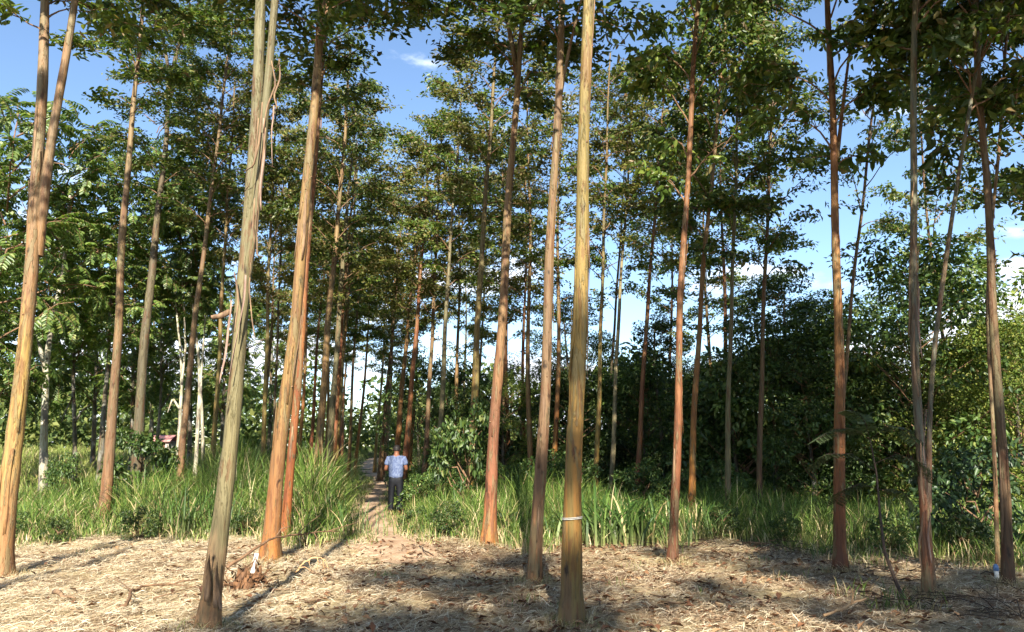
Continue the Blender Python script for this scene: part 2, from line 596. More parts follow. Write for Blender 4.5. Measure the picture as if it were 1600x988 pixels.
# ------------------------------------------------------------------ leaves
def leaf_quads(pos, axis, normal, length, width, fold=0.18, ovate=False):
    """one folded kite per leaf (two triangles sharing the midrib)"""
    axis = axis / (np.linalg.norm(axis, axis=1, keepdims=True) + 1e-9)
    side = np.cross(normal, axis)
    side /= np.linalg.norm(side, axis=1, keepdims=True) + 1e-9
    nn = np.cross(axis, side)
    L = length[:, None]
    Wd = width[:, None]
    if ovate:  # rounded blade: two quads folded along the midrib
        tip = pos + axis * L - nn * L * 0.16
        a1, a2 = pos + axis * L * 0.28, pos + axis * L * 0.68 - nn * L * 0.05
        up1, up2 = nn * Wd * fold, nn * Wd * fold * 0.8
        v = np.stack([pos, a1 + side * Wd * 0.46 + up1, a2 + side * Wd * 0.40 + up2, tip, a2 - side * Wd * 0.40 + up2, a1 - side * Wd * 0.46 + up1], 1).reshape(-1, 3)
        b = np.arange(len(pos)) * 6
        return v, np.concatenate([np.stack([b, b + 3, b + 2, b + 1], 1), np.stack([b, b + 5, b + 4, b + 3], 1)])
    v0 = pos
    v2 = pos + axis * L - nn * L * 0.12
    m = pos + axis * L * 0.45
    v1 = m + side * Wd * 0.5 + nn * Wd * fold
    v3 = m - side * Wd * 0.5 + nn * Wd * fold
    v = np.stack([v0, v1, v2, v3], 1).reshape(-1, 3)
    b = np.arange(len(pos)) * 4
    f = np.concatenate([np.stack([b, b + 2, b + 1], 1), np.stack([b, b + 3, b + 2], 1)])
    return v, f


def rand_dirs(rng, n):
    v = rng.normal(size=(n, 3))
    return v / np.linalg.norm(v, axis=1, keepdims=True)


def limb_path(rng, p0, az, elev0, elev1, L, n=6, wob=0.12):
    pts = [np.array(p0, float)]
    for i in range(n):
        t = i / (n - 1)
        e = elev0 + (elev1 - elev0) * t + rng.normal() * wob
        az += rng.normal() * wob
        pts.append(pts[-1] + L / n * np.array([math.cos(az) * math.cos(e), math.sin(az) * math.cos(e), math.sin(e)]))
    return np.array(pts)


def euc_crown(seed, H=8.0, R=1.9, nb=24, twigs=9, per=40, leaf=0.14, sparse_low=0.08):
    """layered crown of a slender eucalypt: limbs that rise, then level out, with flattened sprays of leaves"""
    rng = np.random.default_rng(seed)
    mb = MB()
    P, A, N = [], [], []
    for i in range(nb):
        t = (i + rng.uniform(-0.3, 0.3)) / nb
        t = min(max(t, 0), 0.98)
        z0 = t * H * 0.93
        prof = (0.55 + 1.0 * min(t / 0.3, 1)) * (1.0 - 0.72 * max(t - 0.3, 0) / 0.7)
        L = R * prof * rng.uniform(0.6, 1.15)
        az = i * GR + rng.normal() * 0.35
        pts = limb_path(rng, (0, 0, z0), az, rng.uniform(0.7, 1.05), rng.uniform(-0.1, 0.4), L)
        mb.tube(pts, np.linspace(0.012 + 0.006 * (1 - t), 0.004, len(pts)), 5)
        nt_ = twigs if t > sparse_low else max(2, int(twigs * 0.45))
        for k in range(nt_):
            s = rng.uniform(0.35, 1.0) if k else 1.0
            q = s * (len(pts) - 1)
            a = int(min(q, len(pts) - 2))
            p = pts[a] + (pts[a + 1] - pts[a]) * (q - a)
            tl = rng.uniform(0.35, 0.8) * (0.7 + 0.5 * R / 1.9)
            tp = limb_path(rng, p, az + rng.uniform(-1.5, 1.5), rng.uniform(-0.1, 0.7), rng.uniform(-0.4, 0.3), tl, 3, 0.2)
            mb.tube(tp, np.linspace(0.008, 0.003, len(tp)), 3, cap=False)
            n = int(per * rng.uniform(0.6, 1.4))
            w = rng.uniform(0.15, 1.05, n) * (len(tp) - 1)
            ia = np.minimum(w.astype(int), len(tp) - 2)
            base = tp[ia] + (tp[ia + 1] - tp[ia]) * (w - ia)[:, None]
            off = rng.normal(size=(n, 3)) * np.array([0.11, 0.11, 0.06])
            P.append(base + off)
            out = np.array([math.cos(az), math.sin(az), 0.0])
            A.append(rand_dirs(rng, n) * np.array([1, 1, 0.5]) + out * 0.4 + np.array([0, 0, -0.35]))
            N.append(rand_dirs(rng, n) + np.array([0, 0, 0.45]))
    P, A, N = np.concatenate(P), np.concatenate(A), np.concatenate(N)
    n = len(P)
    ln = leaf * rng.uniform(0.65, 1.3, n)
    v, f = leaf_quads(P, A, N, ln, ln * rng.uniform(0.36, 0.52, n), ovate=leaf > 0.15)
    return mb.mesh('branches', True), mk_mesh('crown', v, [f])


def pinnate_frond(rng, p, az, elev, L, pairs, ll, lw, droop=0.9):
    pts = limb_path(rng, p, az, elev, elev - droop, L, 5, 0.04)
    s = np.repeat(np.linspace(0.22, 1.0, pairs), 2) * (len(pts) - 1)
    ia = np.minimum(s.astype(int), len(pts) - 2)
    pos = pts[ia] + (pts[ia + 1] - pts[ia]) * (s - ia)[:, None]
    tan = pts[ia + 1] - pts[ia]
    tan /= np.linalg.norm(tan, axis=1, keepdims=True)
    side = np.cross(tan, np.array([0, 0, 1.0]))
    side /= np.linalg.norm(side, axis=1, keepdims=True) + 1e-9
    sg = np.tile([1.0, -1.0], pairs)[:, None]
    ax = side * sg + tan * 0.45 + np.array([0, 0, -0.35]) + rng.normal(size=pos.shape) * 0.1
    nr = np.cross(side, tan) + rng.normal(size=pos.shape) * 0.15
    taper = 1 - 0.35 * np.abs(np.repeat(np.linspace(-1, 1, pairs), 2))
    return pts, pos, ax, nr, np.full(len(pos), ll) * taper, np.full(len(pos), lw)


def pinnate_crown(seed, H=8.0, R=2.6, nb=22, fr=20, ll=0.215, lw=0.072, low=0.25):
    """tropical tree with drooping feather-shaped leaves at the ends of rising limbs"""
    rng = np.random.default_rng(seed)
    mb = MB()
    acc = [[], [], [], [], []]
    for i in range(nb):
        t = (i + 0.5) / nb
        L = R * (0.45 + 0.75 * math.sin(math.pi * min(t * 0.85 + 0.1, 1))) * rng.uniform(0.75, 1.15)
        az = i * GR + rng.normal() * 0.3
        pts = limb_path(rng, (0, 0, t * H * 0.85), az, rng.uniform(0.5, 1.15), rng.uniform(0.0, 1.0), L, 6, 0.2)
        mb.tube(pts, np.linspace(0.028, 0.01, len(pts)), 5)
        for k in range(fr):
            s = rng.uniform(low, 1.0) * (len(pts) - 1)
            a = int(min(s, len(pts) - 2))
            p = pts[a] + (pts[a + 1] - pts[a]) * (s - a) + rng.normal(size=3) * 0.08
            fp, po, ax, nr, l_, w_ = pinnate_frond(rng, p, az + rng.uniform(-2.0, 2.0), rng.uniform(-0.5, 1.0), rng.uniform(0.6, 1.05), 9, ll * rng.uniform(0.8, 1.2), lw)
            mb.tube(fp, 0.005, 3, cap=False)
            for q, x in zip(acc, (po, ax, nr, l_, w_)):
                q.append(x)
    P, A, N, l_, w_ = [np.concatenate(x) for x in acc]
    v, f = leaf_quads(P, A, N, l_, w_, ovate=True)
    return mb.mesh('branches', True), mk_mesh('crown', v, [f])


def bush_crown(seed, H=6.5, R=2.4, lobes=42, per=230, leaf=0.15, zlo=0.05):
    """broadleaf crown down to the ground: leaf clumps on limbs, with hollows between them"""
    rng = np.random.default_rng(seed)
    mb = MB()
    P, A, N = [], [], []
    for i in range(lobes):
        t = rng.uniform(zlo, 1.0)
        prof = math.sin(math.pi * (0.12 + 0.80 * t)) ** 0.6
        rr = R * prof * math.sqrt(rng.uniform(0.25, 1.0))
        az = i * GR + rng.normal() * 0.2
        c = np.array([math.cos(az) * rr, math.sin(az) * rr, t * H])
        s = np.array([0, 0, max(0.2, c[2] - rr * 0.8)])
        pts = np.stack([s + (c - s) * x + rng.normal(size=3) * 0.08 * x for x in np.linspace(0, 1, 5)])
        mb.tube(pts, np.linspace(0.02, 0.007, 5), 5, cap=False)
        cr_ = rng.uniform(0.45, 0.85) * R / 2.4
        n = int(per * rng.uniform(0.6, 1.4))
        dirs = rand_dirs(rng, n)
        rad = cr_ * rng.uniform(0.35, 1.0, n) ** 0.5
        pos = c + dirs * rad[:, None] * np.array([1.15, 1.15, 0.7])
        P.append(pos)
        A.append(dirs + rng.normal(size=(n, 3)) * 0.7 + np.array([0, 0, -0.45]))
        N.append(dirs * 0.6 + rng.normal(size=(n, 3)) * 0.4 + np.array([0, 0, 0.6]))
    P, A, N = np.concatenate(P), np.concatenate(A), np.concatenate(N)
    keep = P[:, 2] > 0.05
    P, A, N = P[keep], A[keep], N[keep]
    n = len(P)
    ln = leaf * rng.uniform(0.6, 1.35, n)
    v, f = leaf_quads(P, A, N, ln, ln * rng.uniform(0.42, 0.6, n), ovate=leaf > 0.12)
    return mb.mesh('branches', True), mk_mesh('crown', v, [f])


EUC = [euc_crown(100 + i, H=8.2, R=[1.8, 2.05, 1.7, 2.2, 1.9, 1.65][i], nb=[25, 28, 23, 27, 24, 22][i]) for i in range(6)]
NEAR = [euc_crown(130 + i, H=8.2, R=[1.9, 2.1, 1.75, 2.0][i], nb=[24, 25, 22, 23][i], twigs=8, per=36, leaf=0.165) for i in range(4)]
EUC_SPARSE = [euc_crown(150 + i, H=7.5, R=1.7, nb=16, twigs=5, per=24) for i in range(2)]
PIN = [pinnate_crown(200 + i, H=[8.5, 7.0, 9.5][i], R=[2.6, 2.2, 2.8][i]) for i in range(3)]
BUSH = [bush_crown(300 + i, H=[6.5, 5.6, 7.4, 6.0][i], R=[2.4, 2.3, 2.6, 2.0][i]) for i in range(4)]
LOWB = [bush_crown(340 + i, H=2.0, R=1.2, lobes=20, per=120, leaf=0.13, zlo=0.0) for i in range(2)]
for b, c in EUC + NEAR + EUC_SPARSE:
    b.materials.append(M['twig'])
    c.materials.append(M['leaf'])
KHAKI = []
for b, c in EUC:
    c2 = c.copy()
    c2.materials.clear()
    c2.materials.append(M['leaf_khaki'])
    KHAKI.append((b, c2))
for b, c in PIN:
    b.materials.append(M['twig'])
    c.materials.append(M['leaf_bright'])
for b, c in BUSH + LOWB:
    b.materials.append(M['twig'])
    c.materials.append(M['leaf_forest'])


def rebark(lst, mat):  # the same crowns in another leaf colour
    out = []
    for b, c in lst:
        c2 = c.copy()
        c2.materials.clear()
        c2.materials.append(mat)
        out.append((b, c2))
    return out


SPARSE_K = rebark(EUC_SPARSE, M['leaf_khaki'])
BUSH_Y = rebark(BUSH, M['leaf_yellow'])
BUSH_B = rebark(BUSH, M['leaf_bright'])
FINE = [bush_crown(360 + i, H=6.2, R=2.3, lobes=46, per=330, leaf=0.095) for i in range(2)]
BIG = [bush_crown(370 + i, H=5.8, R=2.2, lobes=34, per=110, leaf=0.26) for i in range(2)]
for b, c in FINE + BIG:
    b.materials.append(M['twig'])
    c.materials.append(M['leaf_forest'])
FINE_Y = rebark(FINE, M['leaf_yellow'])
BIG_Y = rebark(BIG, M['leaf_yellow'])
MIXED = [BUSH[0], FINE[0], BUSH_B[1], BIG[0], BUSH[2], FINE_Y[1], BUSH[3], BIG[1], FINE[1]]
LOWB_D = rebark(LOWB, M['leaf_dark'])
PIN_F = rebark(PIN, M['leaf_forest'])


def hang_crown(root, variant, loc, rz, sc=1.0, sz=None, lean=(0, 0)):
    b, c = variant
    for nm, me in (('branches', b), ('crown', c)):
        o = obj(nm, me, None, root, tuple(loc))
        o.rotation_euler = (lean[1], -lean[0], rz) if False else Matrix.Rotation(rz, 3, 'Z').to_euler()
        if lean != (0, 0):
            q = Vector((0, 0, 1)).rotation_difference(Vector((lean[0], lean[1], 1)).normalized())
            o.rotation_euler = (q.to_matrix() @ Matrix.Rotation(rz, 3, 'Z')).to_euler()
        o.scale = (sc, sc, sz or sc)
        if nm == 'crown':
            o['kind'] = 'stuff'


# ------------------------------------------------------------------ labels by what stands in front
ANCH = [(-40, 'beyond the far left trunk'), (35, 'behind the forked golden-pink trunk'), (110, 'between the white trunk and the pink-brown trunk'), (180, 'behind the pink-brown trunk'), (225, 'behind the grey-green trunk'),
        (300, 'behind the white forked stems'), (363, 'behind the thick foreground trunk'), (415, 'behind the yellow-olive stem'), (452, 'behind the tan trunk'), (515, 'behind the paired brown trunks'),
        (600, 'behind the man'), (650, 'right of the man'), (695, 'behind the leaning olive trunk'), (743, 'behind the mossy-footed trunk'), (780, 'behind the maroon trunk'), (850, 'behind the rose-grey trunk'),
        (902, 'behind the golden trunk'), (960, 'behind the pale whitish trunk'), (1003, 'behind the leaning red-brown trunk'), (1062, 'behind the russet trunk'), (1090, 'behind the amber-gold trunk'), (1140, 'behind the khaki trunk'),
        (1188, 'around the shaded thin trunk'), (1250, 'between the khaki and rust-orange trunks'), (1310, 'behind the rust-orange trunk'), (1370, 'behind the feathery sapling'), (1440, 'behind the twin-stemmed trunk'),
        (1500, 'behind the low dark bush'), (1562, 'behind the dark brown edge trunk'), (1640, 'at the very right edge')]
USED = {}


def beside(px, d, noun):
    a = min(ANCH, key=lambda q: abs(q[0] - px))[1]
    k = noun + ' ' + a
    n = USED.get(k, 0)
    USED[k] = n + 1
    return k + ['', ', one row farther back', ', farthest of the three', ', fourth from the front'][min(n, 3)]


# ------------------------------------------------------------------ plantation trees
def stem_curve(pix, d, htop, rng, dy=0.0):
    """photo polyline of one stem -> smooth world curve from base to htop (relative heights kept real)"""
    P = np.array([at(x, y, d) for x, y in pix])
    z0, z1 = P[0, 2], P[-1, 2]
    if htop > z1:
        k = (P[-1] - P[-2]) / max(P[-1, 2] - P[-2, 2], 0.1)
        k0 = (P[-1] - P[0]) / max(z1 - z0, 0.1)
        k = 0.35 * k + 0.65 * k0
        zz = np.linspace(z1, htop, 6)[1:]
        ext = [P[-1] + k * (z - z1) for z in zz]
        P = np.vstack([P, ext])
    zs = np.arange(z0, P[-1, 2], 0.22)
    x = np.interp(zs, P[:, 2], P[:, 0])
    w = 7
    pad = np.concatenate([np.full(w, x[0]) - (x[1] - x[0]) * np.arange(w, 0, -1), x, np.full(w, x[-1]) + (x[-1] - x[-2]) * np.arange(1, w + 1)])
    x = np.convolve(pad, np.ones(w) / w, 'same')[w:-w]
    ph = rng.uniform(0, 6)
    x = x + 0.012 * np.sin(zs * 1.7 + ph)
    y = d + dy * (zs - z0) + 0.05 * np.sin(zs * 0.6 + ph) - 0.05 * math.sin(z0 * 0.6 + ph)
    return np.stack([x, y, zs], 1)


def trunk_mesh(curve, r0, rtop, flare, rng, k=14, lobed=0.15, name='trunk'):
    """tapered stem with a flared, lobed foot and slight swellings"""
    n = len(curve)
    z = curve[:, 2] - curve[0, 2]
    H = z[-1]
    r = r0 + (rtop - r0) * (z / H) ** 0.9
    r = r * (1 + flare * np.exp(-z / 0.22) + 0.10 * np.exp(-z / 1.2))
    r = r * (1 + 0.03 * np.sin(z * 2.3 + rng.uniform(0, 6)) + 0.025 * rng.normal(size=n))
    a = np.arange(k) * 2 * np.pi / k
    ph = rng.uniform(0, 6)
    lob = 1 + lobed * np.exp(-z / 0.35)[:, None] * np.cos(4 * a[None, :] + ph) + 0.02 * np.cos(2 * a[None, :] + z[:, None] * 0.8) + 0.012 * rng.normal(size=(n, k))
    R_ = r[:, None] * lob
    v = np.stack([curve[:, None, 0] + R_ * np.cos(a), curve[:, None, 1] + R_ * np.sin(a), np.repeat(curve[:, None, 2], k, 1)], -1).reshape(-1, 3)
    i = np.arange(n - 1)[:, None] * k
    j = np.arange(k)[None, :]
    j2 = (j + 1) % k
    q = np.stack([i + j, i + j2, i + k + j2, i + k + j], -1).reshape(-1, 4)
    top = ((n - 1) * k + np.arange(k))[None, :]
    return mk_mesh(name, v, [q, top], True), r


PRE = {  # bark presets: stops (height m, photo colour), streak colour
    'golden': ([(0, (140, 112, 94)), (0.42, (150, 112, 82)), (0.55, (176, 122, 60)), (1.3, (204, 138, 70)), (2.4, (198, 154, 86)), (4.2, (172, 146, 90)), (7, (202, 172, 122))], (156, 132, 76)),
    'olive': ([(0, (206, 152, 112)), (0.35, (206, 150, 116)), (0.8, (186, 150, 122)), (0.95, (160, 144, 112)), (2.5, (156, 142, 108)), (5, (146, 138, 112)), (8, (160, 150, 124))], (132, 118, 92)),
    'pinkgold': ([(0, (170, 112, 90)), (0.7, (214, 160, 120)), (1.8, (224, 178, 118)), (3.0, (214, 176, 104)), (3.8, (184, 140, 108)), (6, (176, 146, 124))], (190, 134, 92)),
    'orange': ([(0, (190, 112, 60)), (0.8, (190, 104, 58)), (2.0, (184, 108, 70)), (3.5, (196, 122, 78)), (6, (182, 118, 84)), (9, (170, 130, 100))], (150, 72, 48)),
    'maroon': ([(0, (226, 150, 84)), (0.5, (214, 134, 84)), (1.1, (196, 116, 88)), (2.0, (160, 104, 86)), (3.0, (182, 130, 98)), (5, (178, 142, 106)), (9, (184, 152, 116))], (140, 86, 72)),
    'rose': ([(0, (218, 150, 104)), (0.6, (186, 132, 98)), (1.6, (164, 122, 98)), (3.0, (162, 126, 100)), (5, (174, 136, 102)), (9, (174, 144, 112))], (134, 98, 80)),
    'tan': ([(0, (206, 126, 62)), (0.7, (196, 126, 78)), (1.6, (182, 130, 90)), (2.4, (194, 150, 98)), (5, (186, 146, 98)), (9, (176, 142, 104))], (150, 106, 84)),
    'russet': ([(0, (120, 82, 66)), (0.6, (142, 86, 64)), (1.4, (178, 104, 70)), (3, (186, 122, 86)), (6, (176, 116, 78)), (9, (168, 120, 84))], (146, 82, 60)),  # dark foot: rough reddish bark plus ground-level shade put into the colour
    'amber': ([(0, (206, 142, 64)), (1.5, (206, 132, 58)), (3, (186, 120, 70)), (5, (170, 128, 84)), (9, (160, 130, 96))], (170, 96, 50)),
    'yellowgreen': ([(0, (196, 150, 84)), (1.5, (194, 154, 82)), (3, (184, 160, 90)), (6, (160, 140, 92)), (9, (150, 134, 100))], (166, 120, 70)),
    'pale': ([(0, (120, 104, 88)), (1.0, (168, 150, 124)), (2.5, (204, 188, 158)), (6, (190, 172, 142)), (9, (180, 164, 136))], (156, 140, 112)),
    'grey': ([(0, (110, 96, 82)), (1.5, (116, 106, 90)), (4, (122, 110, 92)), (8, (130, 110, 92))], (92, 80, 66)),
    'shaded': ([(0, (128, 92, 70)), (2, (136, 104, 78)), (6, (150, 114, 84)), (9, (140, 110, 86))], (104, 76, 60)),
    'peeling': ([(0, (186, 148, 116)), (0.5, (180, 112, 84)), (1.4, (150, 98, 80)), (2.2, (124, 112, 100)), (4, (146, 112, 88)), (5, (146, 132, 104)), (8, (140, 124, 96))], (122, 130, 126)),
    'rust': ([(0, (134, 82, 66)), (0.7, (150, 84, 54)), (2.0, (176, 110, 64)), (4, (196, 138, 84)), (7, (184, 124, 76)), (9, (160, 114, 78))], (150, 88, 54)),  # lowest stops blend reddish foot bark with shade painted on the trunk base
}
BARK = {}


def mute(c):
    g = (c[0] * 0.35 + c[1] * 0.5 + c[2] * 0.15)
    q = (g * 1.10, g * 0.99, g * 0.70)
    return tuple(0.86 * a + 0.14 * b for a, b in zip(c, q))


def bark(kind, var=0):
    key = (kind, var)
    if key not in BARK:
        st, se = PRE[kind]
        st, se = [(h, mute(c)) for h, c in st], mute(se)
        BARK[key] = bark_mat('bark_%s' % kind, st, se, rot=1.7 * var + len(BARK) * 0.9)
    return BARK[key]


TREES = []


def plantation_tree(label, pix, d, wpx, kind, htop=14.0, forks=(), crown=None, cbase=5.8, csc=1.0, flare=0.5, group=None, k=14, lean_y=0.0, var=0, cz=None, name='eucalyptus_tree', bands=()):
    rng = np.random.default_rng(1000 + len(TREES) * 7)
    base = at(pix[0][0], pix[0][1], d)
    gz = float(terrain(base[0], d))
    base[2] = gz - 0.05
    P = [tuple(p) for p in pix]
    c = stem_curve(P, d, htop, rng, lean_y)
    # stand on the ground
    sh = c[0, 2] - base[2]
    if sh > 0.02:
        zz = np.arange(base[2], c[0, 2], 0.15)
        sl_ = (c[min(8, len(c) - 1)] - c[0]) / max(c[min(8, len(c) - 1), 2] - c[0, 2], 0.1)
        low = np.stack([c[0] + sl_ * (z - c[0, 2]) for z in zz])
        c = np.vstack([low, c])
    else:
        c = c[c[:, 2] >= base[2]]
    org = c[0].copy()
    root = empty(name, org, label, 'tree', group)
    r0 = wpx * d / F / 2 / math.cos(PITCH * 0)
    me, rr = trunk_mesh(c - org, r0, max(0.02, r0 * 0.22), flare, rng, k)
    mat = bark(kind, var)
    obj('trunk', me, mat, root)
    lst = crown if crown is not None else (NEAR if d < 18.5 else (EUC[:3] + KHAKI[2:]))
    tops = [(c, cbase, csc)]
    for fk in forks:
        fc = stem_curve(fk['pix'], d + fk.get('dy', 0.06), fk.get('htop', htop * 0.92), rng, lean_y)
        fr0 = fk['w'] * d / F / 2
        fm, _ = trunk_mesh(fc - org, fr0, max(0.015, fr0 * 0.25), 0.0, rng, max(8, k - 2), 0.0, 'stem')
        obj('stem', fm, mat, root)
        if fk.get('crown', True):
            tops.append((fc, fk.get('cbase', cbase + 0.6), csc * 0.8))
    for cc, cb, s in tops:
        i0 = int(np.argmin(np.abs(cc[:, 2] - gz - cb)))
        p = cc[i0]
        dv = (cc[-1] - p)
        lean = (dv[0] / max(dv[2], 0.1), dv[1] / max(dv[2], 0.1)) if dv[2] > 0.5 else (0.0, 0.0)
        v = lst[int(rng.integers(len(lst)))]
        H = max(cc[-1, 2] - p[2], 2.0) + 0.4
        hang_crown(root, v, p - org, rng.uniform(0, 6.28), s, (cz or 1.0) * H / 8.0, lean)
    TREES.append((root, c, rr))
    return root, c, org


# photo pixels (x, y) up each stem; d = distance in metres; w = width in photo pixels
plantation_tree('forked golden-pink trunk at the far left edge of the clearing', [(3, 890), (18, 760), (35, 600), (50, 450), (58, 350), (55, 290), (60, 180), (66, 60), (69, -30)], 10.2, 27, 'pinkgold',
                forks=[dict(pix=[(56, 400), (70, 310), (88, 200), (105, 100), (122, -30)], w=17, dy=0.03)], cbase=7.5)
plantation_tree('pinkish brown trunk rising from grass, second from the left edge', [(160, 815), (172, 690), (185, 520), (195, 350), (207, 200), (218, 60), (223, -10)], 17.0, 17, 'rose', htop=14.5, cbase=9.5,
                forks=[dict(pix=[(214, 110), (205, 70), (190, 45), (172, 40)], w=4, htop=0, crown=False)])
plantation_tree('dark grey-green trunk wrapped in climbing growth, its top forking', [(213, 770), (216, 700), (222, 600), (232, 480), (245, 340), (262, 200), (266, 120), (256, 60), (238, 0)], 22.0, 18, 'grey', htop=14.5, cbase=9.0,
                forks=[dict(pix=[(266, 150), (274, 90), (290, 40), (302, 0)], w=10, cbase=9.5)])
plantation_tree('slender pink-brown trunk leaning right in front of the white barked trees', [(279, 780), (285, 710), (300, 560), (318, 400), (335, 260), (350, 140), (365, 40)], 20.5, 12, 'rose', htop=14, cbase=7.5, var=1)
T5 = plantation_tree('thick olive-grey foreground trunk with hanging strips of peeled bark', [(327, 972), (332, 930), (339, 870), (346, 800), (357, 690), (365, 600), (374, 490), (384, 360), (391, 260), (397, 110), (402, -10)], 7.1, 27, 'olive', htop=13.5,
                forks=[dict(pix=[(372, 520), (388, 420), (400, 330), (408, 230), (421, 140), (432, 60), (437, -20)], w=17, dy=0.10, cbase=10.2)], cbase=10.0, flare=0.75, k=20)
plantation_tree('tall tan trunk with reddish foot beside the orange stem', [(421, 870), (430, 770), (445, 650), (457, 560), (470, 440), (482, 300), (492, 160), (501, 50), (506, -20)], 11.4, 24, 'tan', cbase=7.8, k=18)
plantation_tree('thin bright orange-red stem close behind the tan trunk', [(443, 838), (455, 740), (463, 650), (472, 540), (482, 400), (490, 280), (497, 190), (506, 90), (511, 0)], 14.2, 14, 'orange', cbase=8.5)
plantation_tree('left of the paired brown trunks beside the path grass', [(494, 790), (500, 690), (507, 600), (516, 480), (528, 350), (540, 200), (549, 60)], 22.5, 14, 'tan', cbase=6.6, var=1)
plantation_tree('right of the paired brown trunks beside the path grass', [(509, 780), (515, 690), (523, 580), (533, 440), (543, 320), (553, 210)], 25.5, 12, 'olive', cbase=6.2, var=1)
plantation_tree('slim orange-brown trunk just right of the paired trunks', [(516, 760), (522, 690), (530, 560), (540, 430), (549, 330)], 29.0, 10, 'orange', cbase=6.4, var=1)
plantation_tree('olive trunk left of the path at the grass bend', [(520, 755), (527, 680), (536, 560), (545, 450), (553, 340)], 32.0, 11, 'yellowgreen', cbase=6.5)
plantation_tree('yellow-olive thin trunk between the foreground trunk and the tan one', [(408, 790), (411, 690), (415, 560), (419, 440), (424, 330)], 23.5, 8, 'yellowgreen', cbase=6.0, crown=KHAKI, csc=0.9, var=1)
plantation_tree('thin grey stem right of the yellow-olive trunk', [(424, 770), (427, 680), (431, 560), (437, 430)], 28, 5, 'grey', cbase=6.0, csc=0.8, var=1)
plantation_tree('olive stem just left of the thick foreground trunk', [(328, 780), (334, 690), (342, 580), (350, 430), (357, 300)], 23, 9, 'yellowgreen', cbase=7.0, csc=0.9, var=2)
# rows right of the path
plantation_tree('brown trunk behind the man, leftmost of its row', [(594, 745), (598, 690), (607, 590), (617, 480), (625, 380)], 36, 8, 'shaded', cbase=6.0)
plantation_tree('yellow mossy trunk rising behind the head of the man', [(617, 760), (622, 680), (631, 570), (643, 450), (655, 340)], 31.5, 10, 'amber', cbase=6.0, crown=KHAKI)
plantation_tree('orange-brown trunk right of the man in the row behind him', [(630, 775), (636, 690), (646, 570), (656, 440), (664, 340), (670, 250)], 27, 10, 'orange', cbase=6.0, crown=KHAKI, var=2)
plantation_tree('brown trunk with white-lit side left of the thicket', [(662, 770), (666, 690), (672, 580), (678, 460), (683, 350)], 27.5, 9, 'rose', cbase=6.0, crown=KHAKI, var=2)
plantation_tree('tall olive trunk leaning right in the middle, narrow grey top', [(681, 780), (688, 690), (694, 560), (702, 400), (712, 270), (722, 140)], 24.5, 10, 'olive', cbase=7.0, crown=EUC, var=2)
plantation_tree('olive trunk with swollen mossy foot left of the maroon trunk', [(732, 800), (738, 700), (744, 560), (752, 400), (763, 250), (773, 110), (780, 20)], 20.0, 14, 'yellowgreen', htop=14.5, cbase=7.8, flare=0.55, var=3)
plantation_tree('maroon and pink trunk with glowing orange foot at the clearing edge', [(763, 848), (768, 730), (778, 600), (787, 450), (795, 320), (803, 200), (812, 90), (820, -10)], 13.2, 19, 'maroon', cbase=8.0, k=18,
                forks=[dict(pix=[(807, 120), (802, 70), (790, 30), (782, -20)], w=9, dy=0.0)])
plantation_tree('rose-grey slender trunk left of the golden trunk', [(836, 903), (843, 780), (850, 640), (855, 500), (862, 350), (870, 200), (876, 80), (881, -20)], 9.6, 19, 'rose', cbase=7.2, var=3, k=18,
                forks=[dict(pix=[(872, 170), (886, 90), (905, 20)], w=6, htop=8.5, crown=False)])
T12 = plantation_tree('smooth golden trunk in the centre foreground with a wire band', [(893, 962), (894, 880), (896, 780), (901, 600), (906, 450), (911, 300), (916, 150), (919, 0)], 7.4, 28.5, 'golden', cbase=7.4, flare=0.42, k=22, lean_y=0.01)
plantation_tree('russet slim trunk with dark, shaded foot right of the broad grass clump', [(1052, 875), (1056, 760), (1060, 600), (1066, 450), (1073, 330), (1082, 180), (1088, 60), (1093, -20)], 11.1, 13, 'russet', cbase=5.3, csc=0.85, k=16)
plantation_tree('thin yellow trunk just right of the golden trunk', [(930, 790), (933, 700), (936, 600), (940, 470), (944, 350)], 22, 8.5, 'yellowgreen', cbase=6.0, crown=EUC_SPARSE, var=4)
plantation_tree('pale whitish trunk standing against the thicket', [(955, 780), (958, 700), (963, 580), (969, 460), (976, 360), (984, 240)], 23.5, 8, 'pale', cbase=8.0, csc=0.95, crown=KHAKI)
plantation_tree('dark thin trunk close left of the pale whitish one', [(947, 770), (951, 690), (957, 560), (966, 430)], 27, 6, 'grey', cbase=6.5, csc=0.85, var=2)
plantation_tree('leaning red-brown trunk behind the broad grass clump', [(993, 790), (999, 700), (1004, 620), (1011, 500), (1021, 370), (1030, 250)], 22.5, 9.5, 'russet', cbase=7.2, crown=KHAKI, var=1)
plantation_tree('amber-gold trunk behind the russet one, leaning right', [(1080, 812), (1082, 720), (1088, 590), (1096, 440), (1108, 310), (1120, 200)], 17.5, 11, 'amber', cbase=5.8, csc=0.9, var=1)
plantation_tree('straight khaki trunk against the black thicket', [(1136, 808), (1138, 690), (1140, 560), (1144, 420), (1148, 300), (1152, 180)], 18.0, 9, 'olive', cbase=5.6, csc=0.95, var=4)
plantation_tree('shaded thin trunk deep in the dark thicket', [(1186, 812), (1187, 680), (1189, 540), (1195, 400), (1202, 280)], 18.5, 9, 'shaded', cbase=5.8, csc=0.9, var=1)
plantation_tree('sturdy rust-orange trunk at the right of the clearing', [(1313, 884), (1312, 790), (1309, 640), (1307, 500), (1305, 330), (1302, 180), (1298, 60), (1295, -20)], 10.5, 17, 'rust', cbase=5.6, csc=0.95, k=16,
                forks=[dict(pix=[(1306, 250), (1315, 180), (1324, 110)], w=7, htop=8, crown=False)])
